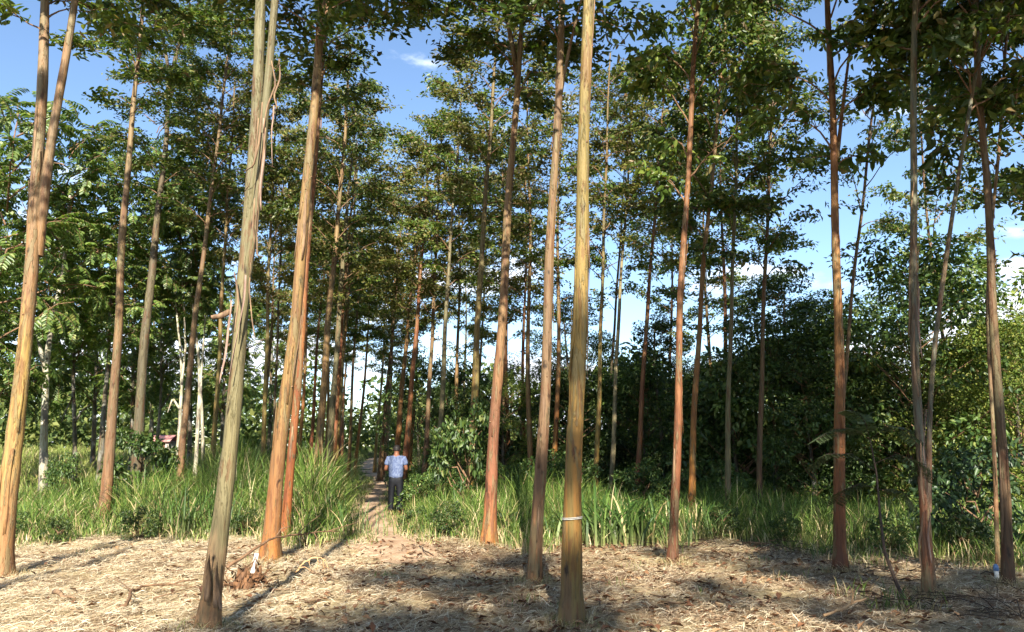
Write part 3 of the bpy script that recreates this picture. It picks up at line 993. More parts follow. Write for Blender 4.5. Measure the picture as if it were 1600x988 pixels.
plantation_tree('thin dark stem slanting behind the rust-orange trunk', [(1305, 800), (1311, 680), (1320, 560), (1335, 400), (1351, 290)], 17.5, 7, 'shaded', cbase=6.0, csc=0.85, crown=EUC_SPARSE, var=2)
T21 = plantation_tree('twin-stemmed trunk with shaggy peeling grey and pink bark', [(1452, 918), (1446, 820), (1440, 700), (1435, 560), (1431, 400), (1428, 250), (1428, 120), (1430, -10)], 8.9, 14.5, 'peeling', cbase=6.5, k=18,
                forks=[dict(pix=[(1450, 800), (1452, 700), (1456, 580), (1466, 460), (1482, 330), (1500, 230), (1515, 150)], w=8, dy=0.18, cbase=5.8)])
plantation_tree('dark brown trunk near the right edge', [(1576, 908), (1571, 760), (1564, 600), (1557, 440), (1549, 310), (1537, 200), (1529, 90), (1524, -10)], 9.2, 15, 'shaded', cbase=5.4, csc=0.9, k=16, var=3)
plantation_tree('thin pale-brown stem close left of the dark brown edge trunk', [(1561, 893), (1555, 740), (1551, 600), (1550, 460), (1556, 330), (1570, 200)], 10.2, 6, 'rose', cbase=5.6, csc=0.6, htop=10, var=4)

# more of the same rows: far trunks that the photo shows only as a dense screen
nfar = 0


def row_tree(x, d, kind, label, group, crown=EUC, w=0.2, cb=6.0):
    global nfar
    if 0 < d < 14:
        crown = EUC
    elif d < 0:
        crown = EUC[:3] + EUC_SPARSE
    rng = np.random.default_rng(5000 + nfar)
    nfar += 1
    u = x / d
    gz = float(terrain(x, d))
    base = np.array([x, d, gz - 0.05])
    H = rng.uniform(12.5, 15.5)
    lx = rng.normal() * 0.02 + 0.015
    zs = np.arange(0, H, 0.45)
    c = np.stack([lx * zs + 0.05 * np.sin(zs * 0.7 + rng.uniform(0, 6)), 0.05 * np.sin(zs * 0.5 + rng.uniform(0, 6)), zs], 1)
    root = empty('eucalyptus_tree', base, label if d < 12.5 else beside(800 + F * u, d, label), 'tree', group)
    me, _ = trunk_mesh(c, w / 2 * rng.uniform(0.85, 1.2), 0.02, 0.3, rng, 10)
    obj('trunk', me, bark(kind, int(rng.integers(3))), root)
    i0 = int(cb * rng.uniform(0.9, 1.2) / 0.45)
    hang_crown(root, crown[int(rng.integers(len(crown)))], c[i0], rng.uniform(0, 6.28), rng.uniform(0.95, 1.15), (H - c[i0, 2]) / 8.0, (lx, 0))
    return root


KINDS = ['tan', 'orange', 'rose', 'yellowgreen', 'olive', 'russet']
i = 0
for d in (35, 38.5, 42, 46, 50, 55):
    row_tree(-5.8 - 0.2 * (d - 22) + RNG.normal() * 0.25, d, KINDS[i % 6], 'slender far trunk left of the path', 'far trunks left of the path', KHAKI if i % 2 else EUC)
    i += 1
for d in (37, 45):
    row_tree(-9.0 - 0.2 * (d - 22) + RNG.normal() * 0.3, d, KINDS[i % 6], 'far plantation trunk in the second row', 'far trunks in the second row left', EUC if i % 2 else KHAKI)
    i += 1
for d in (40, 44, 48, 53):
    row_tree(-3.1 - 0.19 * (d - 22) + RNG.normal() * 0.25, d, KINDS[i % 6], 'slender far trunk right of the path', 'far trunks right of the path', KHAKI if i % 2 else EUC)
    i += 1
for d in (25, 29, 33, 38, 44):
    row_tree(1.0 - 0.16 * (d - 22) + RNG.normal() * 0.3, d, KINDS[i % 6], 'slender half-hidden trunk', 'trunks in the thicket', KHAKI if i % 3 else EUC)
    i += 1
for d in (24, 28, 33):
    row_tree(6.6 + 0.05 * (d - 22) + RNG.normal() * 0.3, d, KINDS[i % 6], 'slender tree topping the thicket', 'crowns above the thicket', EUC)
    i += 1
for d, x in ((22, 12.6),):
    row_tree(x, d, 'shaded', 'thin shaded trunk', 'shaded trunks on the right', EUC, 0.14, 5.4)

# plantation trees added out of frame so their crowns shade clearing and thicket
for x, d, cb in ((0.5, -9.8, 5.2), (-0.4, -14.8, 5.0), (1.4, -14.6, 5.0), (4.6, -9.6, 5.0), (6.2, -10.6, 5.0), (8.0, -9.2, 5.0), (10.0, -10.2, 5.0), (5.4, -13.5, 5.0), (7.8, -13.8, 5.0), (4.6, 4.4, 5.2), (6.2, 7.0, 5.0), (7.2, 9.2, 5.0), (8.6, 11.4, 5.0),
                 (6.0, 2.6, 5.0), (8.0, 5.6, 5.0), (9.6, 13.0, 5.0), (-5.6, 3.4, 8.0)):
    row_tree(x, d, 'tan', 'shade-casting plantation tree added beside or behind the viewer', 'shade trees added around the viewer', EUC, 0.2, cb)

for px, d, kd in ((470, 27, 'amber'), (486, 33, 'orange'), (548, 36, 'tan'), (560, 41, 'amber'), (645, 36, 'amber'), (604, 40, 'orange'), (716, 30, 'tan'), (865, 24, 'amber'), (816, 29, 'orange')):
    row_tree((px - 800) / F * d, d, kd, 'thin sunlit orange-tan trunk', 'thin far trunks', SPARSE_K, 0.17, 7.0)


# peeled bark strips hanging on the thick foreground trunk
def bark_strip(root, org, pts_px, d, w, mat):
    P = np.array([at(x, y, d) for x, y in pts_px]) - org
    n = 12
    s = np.linspace(0, len(P) - 1, n)
    Q = np.stack([np.interp(s, np.arange(len(P)), P[:, k]) for k in range(3)], 1)
    Q[:, 1] += 0.02 * np.sin(np.linspace(0, 5, n))
    ws = w * np.sin(np.linspace(0.35, 2.9, n)) ** 0.6
    v, k = [], 4
    for q_, w_, tw in zip(Q, ws, np.linspace(0, RNG.uniform(-2.2, 2.2), n)):
        for a in np.linspace(-1, 1, k):
            v.append(q_ + np.array([math.cos(tw) * a * w_, math.sin(tw) * a * w_ - 0.35 * w_ * (1 - a * a), 0]))
    i = np.arange(n - 1)[:, None] * k
    j = np.arange(k - 1)[None, :]
    q = np.stack([i + j, i + j + 1, i + k + j + 1, i + k + j], -1).reshape(-1, 4)
    o = obj('bark_strip', mk_mesh('bark_strip', v, [q], True), mat, root)
    md = o.modifiers.new('thick', 'SOLIDIFY')
    md.thickness = 0.004


r5, c5, o5 = T5
for pts, w, mt in [
        ([(424, 95), (430, 130), (418, 165), (412, 210)], 0.012, 'peel'), ([(436, 92), (437, 120), (428, 150), (434, 170)], 0.012, 'peel'),
        ([(428, 165), (424, 200), (427, 262)], 0.015, 'peel_grey'), ([(410, 160), (404, 220), (396, 260), (382, 270)], 0.016, 'peel'),
        ([(404, 185), (398, 240), (390, 290), (384, 300)], 0.013, 'peel'), ([(412, 185), (412, 240), (407, 290), (409, 330)], 0.017, 'peel_grey'),
        ([(415, 200), (408, 260), (402, 330), (398, 395)], 0.016, 'peel'), ([(405, 300), (400, 360), (402, 400), (412, 402)], 0.010, 'peel'),
        ([(398, 310), (394, 350), (398, 385), (390, 430)], 0.014, 'peel'), ([(392, 410), (388, 450), (394, 500), (400, 530)], 0.007, 'peel'),
        ([(384, 430), (380, 470), (372, 520), (360, 590)], 0.024, 'peel_grey'), ([(362, 470), (356, 510), (352, 560), (344, 600)], 0.018, 'peel_grey'),
        ([(366, 425), (372, 470), (368, 520)], 0.012, 'peel'), ([(420, 100), (432, 108), (438, 96)], 0.008, 'peel')]:
    bark_strip(r5, o5, pts, 6.97, w * 0.6, M[mt])
r21, c21, o21 = T21
for pts, w, mt in [
        ([(1440, 890), (1437, 850), (1441, 800)], 0.012, 'peel'), ([(1456, 880), (1451, 830), (1452, 790)], 0.012, 'peel_grey'), ([(1460, 898), (1466, 884), (1458, 870)], 0.01, 'peel'),
        ([(1444, 790), (1440, 740), (1437, 690)], 0.014, 'peel'), ([(1436, 620), (1428, 560), (1427, 500)], 0.012, 'peel'), ([(1441, 560), (1436, 500), (1434, 440)], 0.010, 'peel_grey'),
        ([(1424, 330), (1429, 290), (1426, 250)], 0.010, 'peel'), ([(1432, 400), (1428, 360), (1434, 310)], 0.009, 'peel'), ([(1448, 740), (1444, 700), (1446, 640)], 0.010, 'peel_grey')]:
    bark_strip(r21, o21, pts, 8.80, w, M[mt])
mb = MB()
mb.tube([at(358, 488, 7.0) - o5, at(345, 494, 6.95) - o5, at(330, 496, 6.9) - o5], [0.03, 0.024, 0.018], 7, wob=0.12)
obj('branch_stub', mb.mesh('branch_stub', True), M['peel'], r5)
# splintered foot of the same trunk
for px0, py0, px1, py1, w in ((322, 940, 330, 860, 0.035), (336, 950, 342, 870, 0.03), (345, 955, 338, 895, 0.02)):
    a, b = at(px0, py0, 6.93) - o5, at(px1, py1, 6.98) - o5
    bark_strip(r5, o5, [(px0, py0), ((px0 + px1) / 2 - 2, (py0 + py1) / 2), (px1, py1)], 6.93, w, M['peel'])
# wire band round the golden trunk
for root, c, rr in TREES:
    if not (7 < root.location.y < 14.5) or root is r5:
        continue
    rng = np.random.default_rng(int(abs(root.location.x) * 100) + 3)
    org = np.array(root.location)
    tm = [o for o in root.children if o.name.startswith('trunk')][0]
    for q in range(int(rng.integers(5, 9))):
        i0 = int(rng.integers(2, min(len(c) - 8, 34)))
        a0 = rng.uniform(math.pi * 1.02, math.pi * 1.98)
        ln_ = int(rng.integers(2, 6))
        v, k = [], 4
        n = ln_ + 1
        wd = rng.uniform(0.10, 0.30)
        for i_ in range(n):
            p = c[i0 + i_] - org
            r = rr[min(i0 + i_, len(rr) - 1)] * 1.035 + (0.02 * ((i_ / ln_) ** 2 if q % 2 else (1 - i_ / ln_) ** 2))
            for j_ in range(k):
                ww = wd * math.sin(0.5 + 2.1 * i_ / ln_)
                a = a0 + (j_ / (k - 1) - 0.5) * 2 * ww + 0.10 * math.sin(i_ * 1.3 + q)
                v.append((p[0] + r * math.cos(a), p[1] + r * math.sin(a), p[2] + rng.normal() * 0.02))
        ii = np.arange(n - 1)[:, None] * k
        jj = np.arange(k - 1)[None, :]
        o = obj('bark_strip', mk_mesh('bark_strip', v, [np.stack([ii + jj, ii + jj + 1, ii + k + jj + 1, ii + k + jj], -1).reshape(-1, 4)], True), tm.data.materials[0] if q % 3 else M['peel'], root)
        o.modifiers.new('thick', 'SOLIDIFY').thickness = 0.004
    for q in range(int(rng.integers(2, 5))):
        i0 = int(rng.integers(8, 30))
        a = rng.uniform(math.pi * 1.1, math.pi * 1.9)
        p = c[i0] - org
        r = rr[min(i0, len(rr) - 1)]
        dv = np.array([math.cos(a), math.sin(a), 0.35])
        m2 = MB()
        m2.tube([p + dv * r * 0.7, p + dv * r * 1.02, p + dv * r * 1.02 + dv * 0.018], [r * 0.22, r * 0.16, r * 0.07], 7, wob=0.08, rng=rng)
        obj('branch_scar', m2.mesh('branch_scar', True), M['twig'], root)
r12, c12, o12 = T12
pz = at(896, 801, 7.4)
ii = int(np.argmin(np.abs(c12[:, 2] - pz[2])))
ctr = c12[ii] - o12
rb = 29 * 7.4 / F / 2 * 1.06
mb = MB()
for dz in (-0.006, 0.006):
    a = np.linspace(0, 2 * math.pi, 29)
    mb.tube(np.stack([ctr[0] + rb * np.cos(a), ctr[1] + rb * np.sin(a), ctr[2] + dz + 0.008 * np.sin(a + 2)], 1), 0.0042, 5, cap=False)
obj('wire_band', mb.mesh('wire_band', True), M['wire'], r12)

# ------------------------------------------------------------------ pale barked broadleaf trees on the left
M['white_bark'] = bark_mat('mottled_white_bark', [(0, (120, 112, 100)), (1, (176, 168, 158)), (4, (206, 200, 190)), (9, (200, 192, 180))], (150, 138, 126), streak=0.3, patch=0.1, patchcol=(120, 112, 104), k=0.85)
M['dark_bark'] = bark_mat('lichen_dark_bark', [(0, (84, 76, 66)), (2, (92, 84, 74)), (6, (110, 98, 84))], (70, 62, 54), patch=0.2, patchcol=(140, 136, 124), k=0.65)


def broadleaf(label, pix, d, w, mat, crown, cb, csc, forks=(), htop=9.0, group=None):
    rng = np.random.default_rng(9000 + int(pix[0][0]))
    c = stem_curve(pix, d, htop, rng)
    gz = float(terrain(c[0, 0], d)) - 0.05
    zz = np.arange(gz, c[0, 2], 0.2)
    if len(zz):
        c = np.vstack([np.stack([np.full(len(zz), c[0, 0]), np.full(len(zz), d), zz], 1), c])
    org = c[0].copy()
    root = empty('broadleaf_tree', org, label, 'tree', group)
    r0 = w * d / F / 2
    me, _ = trunk_mesh(c - org, r0, r0 * 0.3, 0.3, rng, 10)
    obj('trunk', me, mat, root)
    for fk, fw in forks:
        K = np.array([at(a, b, d) for a, b in fk]) - org
        s_ = np.linspace(0, len(K) - 1, 10)
        lm = MB()
        lm.tube(np.stack([np.interp(s_, np.arange(len(K)), K[:, q]) for q in range(3)], 1), np.linspace(fw * d / F / 2, 0.02, 10), 8, wob=0.05, rng=rng)
        obj('limb', lm.mesh('limb', True), mat, root)
    i0 = int(np.argmin(np.abs(c[:, 2] - org[2] - cb)))
    hang_crown(root, crown, c[i0] - org, rng.uniform(0, 6.28), csc)
    return root


broadleaf('white mottled trunk forking low, left of the pink-brown trunk', [(68, 750), (70, 680), (73, 600), (78, 540), (92, 470), (102, 410), (110, 300)], 24, 13, M['white_bark'], PIN[0], 5.2, 0.95, [([(73, 590), (64, 550), (56, 510), (40, 480)], 8)], 8)
broadleaf('dark trunk with a bare pale patch standing in the field', [(117, 740), (115, 660), (113, 600), (112, 520), (114, 430)], 27, 8, M['dark_bark'], PIN[1], 4.4, 1.0, [([(117, 660), (130, 640), (142, 632)], 4), ([(114, 620), (104, 640), (96, 660)], 3)], 8)
broadleaf('smooth dark trunk close left of the pink-brown trunk', [(155, 740), (160, 660), (166, 590), (172, 500), (180, 400)], 26, 10, M['dark_bark'], PIN[2], 4.6, 0.9, (), 8)
broadleaf('white trunk with upright forks left of the slender pink-brown trunk', [(276, 730), (280, 660), (284, 600), (282, 560), (276, 520), (272, 440)], 28, 7, M['white_bark'], PIN[1], 6.2, 1.0, [([(284, 600), (290, 540), (288, 490), (284, 430)], 4), ([(281, 640), (270, 622), (262, 645)], 4)], 8)
broadleaf('pair of white stems parting in a narrow fork', [(305, 730), (309, 660), (312, 600), (308, 540), (302, 480), (298, 400)], 28, 7, M['white_bark'], PIN[0], 6.2, 0.95, [([(318, 720), (316, 660), (313, 600), (318, 540), (322, 480)], 6)], 8)
broadleaf('thin grey trunk with slanting limb left of the white forks', [(243, 720), (250, 650), (254, 590), (253, 520)], 33, 6, M['dark_bark'], PIN[2], 4.0, 0.9, [([(250, 640), (262, 622), (272, 608)], 4)], 8)
for px, d, s, cb, v in ((-30, 22, 1.1, 2.4, 2), (25, 33, 1.15, 2.6, 1), (-70, 27, 1.2, 2.2, 0), (145, 37, 1.2, 2.8, 0), (205, 35, 1.0, 2.6, 1), (70, 41, 1.3, 2.8, 2), (345, 43, 1.2, 2.6, 1), (-110, 35, 1.2, 2.2, 2), (295, 45, 1.3, 2.4, 0), (420, 52, 1.1, 2.2, 2), (235, 50, 1.3, 2.4, 2)):
    broadleaf(beside(px, d, 'broad green feather-leaved tree'), [(px, 730), (px + 4, 600), (px + 6, 500)], d, 8, M['dark_bark'], PIN[v], cb, s, (), 9, 'feather-leaved trees at the left')

# ------------------------------------------------------------------ thicket on the right and behind
ntk = 0


def thicket_tree(x, d, variant, sc, label, group=None, sz=None, name='thicket_tree', trunk=True, zc=0.0):
    global ntk
    rng = np.random.default_rng(7000 + ntk)
    ntk += 1
    gz = float(terrain(x, d))
    root = empty(name, (x, d, gz), label, 'tree' if trunk else 'bush', group)
    if trunk:
        zs = np.arange(-0.05, 4.2 * sc + zc, 0.4)
        c = np.stack([0.12 * np.sin(zs * 0.7 + rng.uniform(0, 6)), 0.1 * np.sin(zs * 0.6), zs], 1)
        me, _ = trunk_mesh(c - np.array([c[0, 0], c[0, 1], 0]), 0.09, 0.03, 0.3, rng, 8)
        obj('trunk', me, M['dark_bark'], root)
    hang_crown(root, variant, (0, 0, zc), rng.uniform(0, 6.28), sc, sz or sc * rng.uniform(0.9, 1.1))
    return root


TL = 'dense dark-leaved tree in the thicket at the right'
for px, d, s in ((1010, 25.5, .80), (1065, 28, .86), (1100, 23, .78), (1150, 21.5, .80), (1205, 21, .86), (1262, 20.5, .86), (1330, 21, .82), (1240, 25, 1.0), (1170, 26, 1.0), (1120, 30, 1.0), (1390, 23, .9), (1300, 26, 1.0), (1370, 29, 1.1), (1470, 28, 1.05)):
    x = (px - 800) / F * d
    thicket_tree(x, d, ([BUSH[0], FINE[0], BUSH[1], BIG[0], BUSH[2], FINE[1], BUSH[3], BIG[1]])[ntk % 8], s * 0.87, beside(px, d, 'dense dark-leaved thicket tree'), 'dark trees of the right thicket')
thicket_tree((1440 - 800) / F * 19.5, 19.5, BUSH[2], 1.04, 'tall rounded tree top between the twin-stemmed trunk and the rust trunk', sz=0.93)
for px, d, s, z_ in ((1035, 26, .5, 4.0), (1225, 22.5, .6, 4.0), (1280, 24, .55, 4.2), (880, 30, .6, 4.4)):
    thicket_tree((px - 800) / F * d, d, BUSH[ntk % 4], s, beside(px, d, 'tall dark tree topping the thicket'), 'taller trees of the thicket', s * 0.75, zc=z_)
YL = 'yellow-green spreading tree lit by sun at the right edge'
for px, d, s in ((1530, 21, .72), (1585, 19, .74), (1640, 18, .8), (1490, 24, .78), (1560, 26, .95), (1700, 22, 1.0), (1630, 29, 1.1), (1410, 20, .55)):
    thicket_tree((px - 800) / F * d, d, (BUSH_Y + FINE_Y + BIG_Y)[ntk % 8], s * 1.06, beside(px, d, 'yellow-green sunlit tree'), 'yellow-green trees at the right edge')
ML = 'leafy green understorey tree behind the middle trunks'
for px, d, s in ((700, 30, .66), (740, 28, .66), (790, 27, .70), (850, 28, .72), (905, 26, .74), (960, 27.5, .76), (660, 34, .72), (720, 36, .85), (820, 34, .9), (920, 33, .95), (990, 34, 1.0)):
    thicket_tree((px - 800) / F * d, d, MIXED[(ntk * 2 + 1) % 9], s, beside(px, d, 'leafy green understorey tree'), 'understorey trees in the middle')
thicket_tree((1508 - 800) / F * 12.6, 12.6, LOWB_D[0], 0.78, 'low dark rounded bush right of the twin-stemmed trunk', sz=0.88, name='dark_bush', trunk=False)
thicket_tree((735 - 800) / F * 18.6, 18.6, LOWB[1], 0.7, 'leafy shrub climbing round the olive trunk', sz=1.35, name='leafy_shrub', trunk=False)
thicket_tree((232 - 800) / F * 20.5, 20.5, LOWB[0], 0.85, 'tangled climber at the foot of the grey-green trunk', sz=1.1, name='climber_bush', trunk=False)
thicket_tree((110 - 800) / F * 21, 21, LOWB[1], 0.4, 'small shrub in the grass left of the pale trunks', sz=0.75, name='small_shrub', trunk=False)
for px, d, s in ((660, 20, .5), (690, 22, .6), (790, 19, .6), (850, 21, .7), (900, 20, .6), (1000, 20, .6), (1050, 19, .5), (1120, 19.5, .6)):
    thicket_tree((px - 800) / F * d, d, LOWB[ntk % 2], s, beside(px, d, 'low leafy bush in the grass'), 'low bushes right of the path', s * 1.1, 'low_bush', False)


for px, py, s in ((40, 846, .24), (115, 850, .2), (235, 842, .28), (395, 838, .22), (655, 836, .24), (700, 842, .3), (790, 846, .26), (870, 846, .24), (1120, 842, .26), (1210, 852, .24), (1370, 866, .26), (1480, 872, .3)):
    dd = ground_d(py)
    thicket_tree((px - 800) / F * dd, dd, LOWB[ntk % 2], s, beside(px, dd, 'small broad-leaved weed at the grass edge').replace('behind', 'near'), 'weeds along the grass edge', s * 1.1, 'leafy_weed', False)


# distant wood that closes the view, one mass
def distant_woods():
    rng = np.random.default_rng(77)
    P, A, N = [], [], []
    for i in range(230):
        u = rng.uniform(-1.15, 1.15)
        d = rng.uniform(62, 100)
        x = u * d
        px = 800 + F * u
        hgt = 9.5 if px < 480 else (7.0 if px < 700 else 8.5)
        hgt *= rng.uniform(0.7, 1.15) * d / 75
        gz = float(terrain(x, d))
        for k in range(7):
            c = np.array([x + rng.normal() * 2.6, d + rng.normal() * 2, gz + (hgt * rng.uniform(0.15, 0.85) if k > 1 else rng.uniform(0.3, 1.6))])
            r = rng.uniform(1.0, 2.0)
            n = 60
            dr = rand_dirs(rng, n)
            P.append(c + dr * r * rng.uniform(0.6, 1.0, n)[:, None] * np.array([1.2, 1.2, 0.75]))
            A.append(dr + rng.normal(size=(n, 3)) * 0.6)
            N.append(dr * 0.5 + rng.normal(size=(n, 3)) * 0.4 + np.array([0, 0, 0.6]))
    P, A, N = np.concatenate(P), np.concatenate(A), np.concatenate(N)
    ln = rng.uniform(0.35, 0.75, len(P))
    v, f = leaf_quads(P, A, N, ln, ln * 0.65)
    o = obj('distant_woods', mk_mesh('distant_woods', v, [f]), M['leaf_far'])
    tag(o, 'far-off belt of green woods closing the view', 'woods', kind='stuff')


distant_woods()


# ------------------------------------------------------------------ grasses
def blades(pos, hgt, width, rng, dry, bend=(0.25, 0.9), segs=4):
    n = len(pos)
    az = rng.uniform(0, 2 * np.pi, n)
    d = np.stack([np.cos(az), np.sin(az), np.zeros(n)], 1)
    az2 = az + np.pi / 2 + rng.normal(size=n) * 0.6
    s = np.stack([np.cos(az2), np.sin(az2), np.zeros(n)], 1)
    b = rng.uniform(bend[0], bend[1], n)
    vs = []
    for k in range(segs):
        t = k / segs
        c = pos + d * (hgt * b * t ** 2)[:, None] + np.array([0, 0, 1.0]) * (hgt * (t - 0.38 * b * t ** 2.2))[:, None]
        w = width * (1 - t) ** 0.55 * (0.75 + 0.5 * t)
        vs += [c - s * w[:, None] / 2, c + s * w[:, None] / 2]
    tip = pos + d * (hgt * b)[:, None] + np.array([0, 0, 1.0]) * (hgt * (1 - 0.38 * b - 0.25 * b ** 2))[:, None]
    vs.append(tip)
    v = np.stack(vs, 1)
    m = v.shape[1]
    base = np.arange(n)[:, None] * m
    quads = np.concatenate([base + np.array([[2 * k, 2 * k + 1, 2 * k + 3, 2 * k + 2]]) for k in range(segs - 1)])
    tris = base + np.array([[2 * segs - 2, 2 * segs - 1, 2 * segs]])
    root = np.concatenate([np.repeat((1 - np.arange(segs) / segs) ** 3, 2), [0]])
    dr = np.clip(dry[:, None] + 0.35 * root[None, :], 0, 1)
    return v.reshape(-1, 3), [quads, tris], dr.ravel()


def scatter(rng, n, dlo, dhi, ulo, uhi, p=1.0):
    """uniform over ground between two distances and two bearings"""
    d = np.sqrt(rng.uniform(dlo ** 2, dhi ** 2, n))
    u = rng.uniform(ulo, uhi, n)
    return u * d, d


def tall_grass():
    rng = np.random.default_rng(55)

    def build(name, n, dlo, dhi, ulo, uhi, hfun, wid, mat, label, dryp, clump=0.35, bend=(0.2, 0.85), segs=4):
        x, y = scatter(rng, n, dlo, dhi, ulo, uhi)
        # gather blades into tufts
        tx, ty = scatter(rng, max(20, n // 14), dlo, dhi, ulo, uhi)
        k = rng.integers(len(tx), size=n)
        use = rng.random(n) < 0.75
        x = np.where(use, tx[k] + rng.normal(size=n) * clump * 0.35, x)
        y = np.where(use, ty[k] + rng.normal(size=n) * clump * 0.35, y)
        past = y - edge_d(x, y)
        pd = np.abs(x - path_x(y))
        h = hfun(x, y, past, pd)
        rag = 0.85 * np.sin(x * 2.1 + 0.5) * np.sin(x * 0.83 + 1.1) + 0.25 * np.sin(x * 5.3)
        past = past + rag
        keep = (past > rng.normal(size=n) * 0.32) & (pd > 0.34 + 0.2 * (y < 24) + rng.random(n) * 0.3) & (h > 0.05)
        x, y, h, past = x[keep], y[keep], h[keep], past[keep]
        lf = 1.02 + 0.24 * np.sin(x * 1.35 + 0.9 * np.sin(y * 0.8)) + 0.16 * np.sin(y * 1.1 + x * 2.9)
        h = h * lf * rng.uniform(0.4, 1.2, len(h))
        pos = np.stack([x, y, terrain(x, y) - 0.02], 1)
        edge = np.exp(-np.clip(past, 0, 9) / 0.9)
        dry = (rng.random(len(x)) < dryp + 0.38 * edge).astype(float)
        v, f, dr = blades(pos, h, wid * rng.uniform(0.6, 1.4, len(x)), rng, dry, bend, segs)
        tag(obj(name, mk_mesh(name, v, f, False, {'dry': dr}), M[mat]), label, 'grass', kind='stuff')

    def hl(x, y, past, pd):
        px = 800 + F * x / y
        top = np.interp(px, [-200, 0, 130, 200, 300, 340, 480, 540, 570], [0.72, 0.72, 0.75, 0.85, 1.25, 1.6, 1.85, 1.6, 1.0])
        g = np.clip(0.22 + past / 3.2, 0.22, 1)
        return top * g * np.clip((pd - 0.3) / 1.1, 0.3, 1)

    def hr(x, y, past, pd):
        px = 800 + F * x / y
        top = np.interp(px, [560, 640, 700, 800, 950, 1100, 1200, 1400, 1700], [0.5, 0.8, 1.0, 1.15, 0.8, 0.85, 0.75, 0.6, 0.6])
        g = np.clip(0.35 + past / 1.8, 0.35, 1)
        return top * g * np.clip((pd - 0.3) / 1.3, 0.25, 1)

    build('tall_grass', 52000, 11.5, 24, -0.95, -0.12, hl, 0.020, 'grass', 'tall green grass left of the path', 0.10)
    build('tall_grass', 62000, 8.5, 22, -0.17, 0.85, hr, 0.016, 'grass', 'tall green grass right of the path under the trees', 0.06)
    build('field_grass', 42000, 23, 70, -0.95, -0.10, lambda x, y, a, b: np.where(b > 0.9, 0.75, 0.3) * np.ones_like(x), 0.035, 'field', 'sunlit open field of grass at the left', 0.10, 0.6, segs=3)
    build('undergrowth_grass', 16000, 21, 45, -0.17, 0.7, lambda x, y, a, b: np.where(b > 0.9, 0.7, 0.2) * np.ones_like(x), 0.03, 'grass', 'shaded grass beneath the far trees right of the path', 0.1, 0.5, segs=3)
    # short verge along the path and weeds in the clearing
    n = 5000
    y = rng.uniform(13.2, 40, n)
    x = path_x(y) + rng.choice([-1, 1], n) * rng.uniform(0.12, 0.8, n) ** 0.7
    h = rng.uniform(0.08, 0.32, n)
    pos = np.stack([x, y, terrain(x, y) - 0.01], 1)
    v, f, dr = blades(pos, h, np.full(n, 0.014), rng, (rng.random(n) < 0.3).astype(float), (0.3, 1.0), 3)
    tag(obj('verge_grass', mk_mesh('verge_grass', v, f, False, {'dry': dr}), M['grass']), 'short ragged grass along both sides of the path', 'grass', kind='stuff')


tall_grass()


def grass_clump(px, py, n, h, w, spread, label, name='grass_clump', mat='sword', dryp=0.04, seed=0, group=None, bend=(0.15, 0.8)):
    rng = np.random.default_rng(400 + seed)
    d = ground_d(py)
    p = at(px, py, d)
    pos = np.stack([rng.normal(size=n) * spread, rng.normal(size=n) * spread * 0.6, np.full(n, -0.03)], 1)
    v, f, dr = blades(pos, h * rng.uniform(0.5, 1.1, n), w * rng.uniform(0.6, 1.3, n), rng, (rng.random(n) < dryp).astype(float), bend, 6)
    o = obj(name, mk_mesh(name, v, f, False, {'dry': dr}), M[mat], None, (p[0], p[1], float(terrain(p[0], p[1]))))
    tag(o, label, 'grass', group, 'stuff' if name == 'weed_tuft' else None)


grass_clump(955, 852, 150, 1.15, 0.045, 0.36, 'broad-bladed grass clump right of the golden trunk', seed=1)
grass_clump(1015, 850, 120, 1.05, 0.042, 0.32, 'broad-bladed grass clump just left of the russet trunk', seed=2)
grass_clump(905, 838, 70, 0.95, 0.036, 0.3, 'broad-bladed grass partly behind the golden trunk', seed=3)
grass_clump(1100, 842, 60, 0.95, 0.028, 0.3, 'arching grass tuft beside the amber-gold trunk', seed=4)
grass_clump(540, 838, 90, 0.9, 0.022, 0.35, 'arching grass tuft at the left mouth of the path', seed=5, dryp=0.25)
grass_clump(660, 838, 80, 0.75, 0.02, 0.35, 'weedy grass tuft at the right mouth of the path', mat='grass', seed=6, dryp=0.2)
grass_clump(270, 835, 90, 1.1, 0.028, 0.4, 'arching grass tuft between the two left trunks', seed=7, dryp=0.1)
grass_clump(320, 838, 70, 1.2, 0.03, 0.35, 'arching grass tuft just left of the thick foreground trunk', seed=8)
for k_, (px, py, n, h) in enumerate(((995, 892, 14, 0.22), (880, 950, 22, 0.18), (960, 915, 16, 0.2), (1335, 930, 20, 0.4), (1400, 950, 60, 0.38), (1180, 880, 20, 0.26), (1090, 930, 20, 0.16),
                                     (1265, 862, 10, 0.24), (1440, 955, 30, 0.3), (825, 945, 24, 0.2), (330, 975, 40, 0.12), (610, 905, 60, 0.12), (1230, 905, 18, 0.25), (130, 868, 16, 0.2))):
    grass_clump(px, py, n, h, 0.014, 0.10 + 0.001 * n, beside(px, 0, 'green weed tuft on straw').replace('behind', 'before').replace(', one row farther back', ', nearer the viewer') , 'weed_tuft', 'grass', 0.3, 20 + k_, 'weed tufts on the clearing')


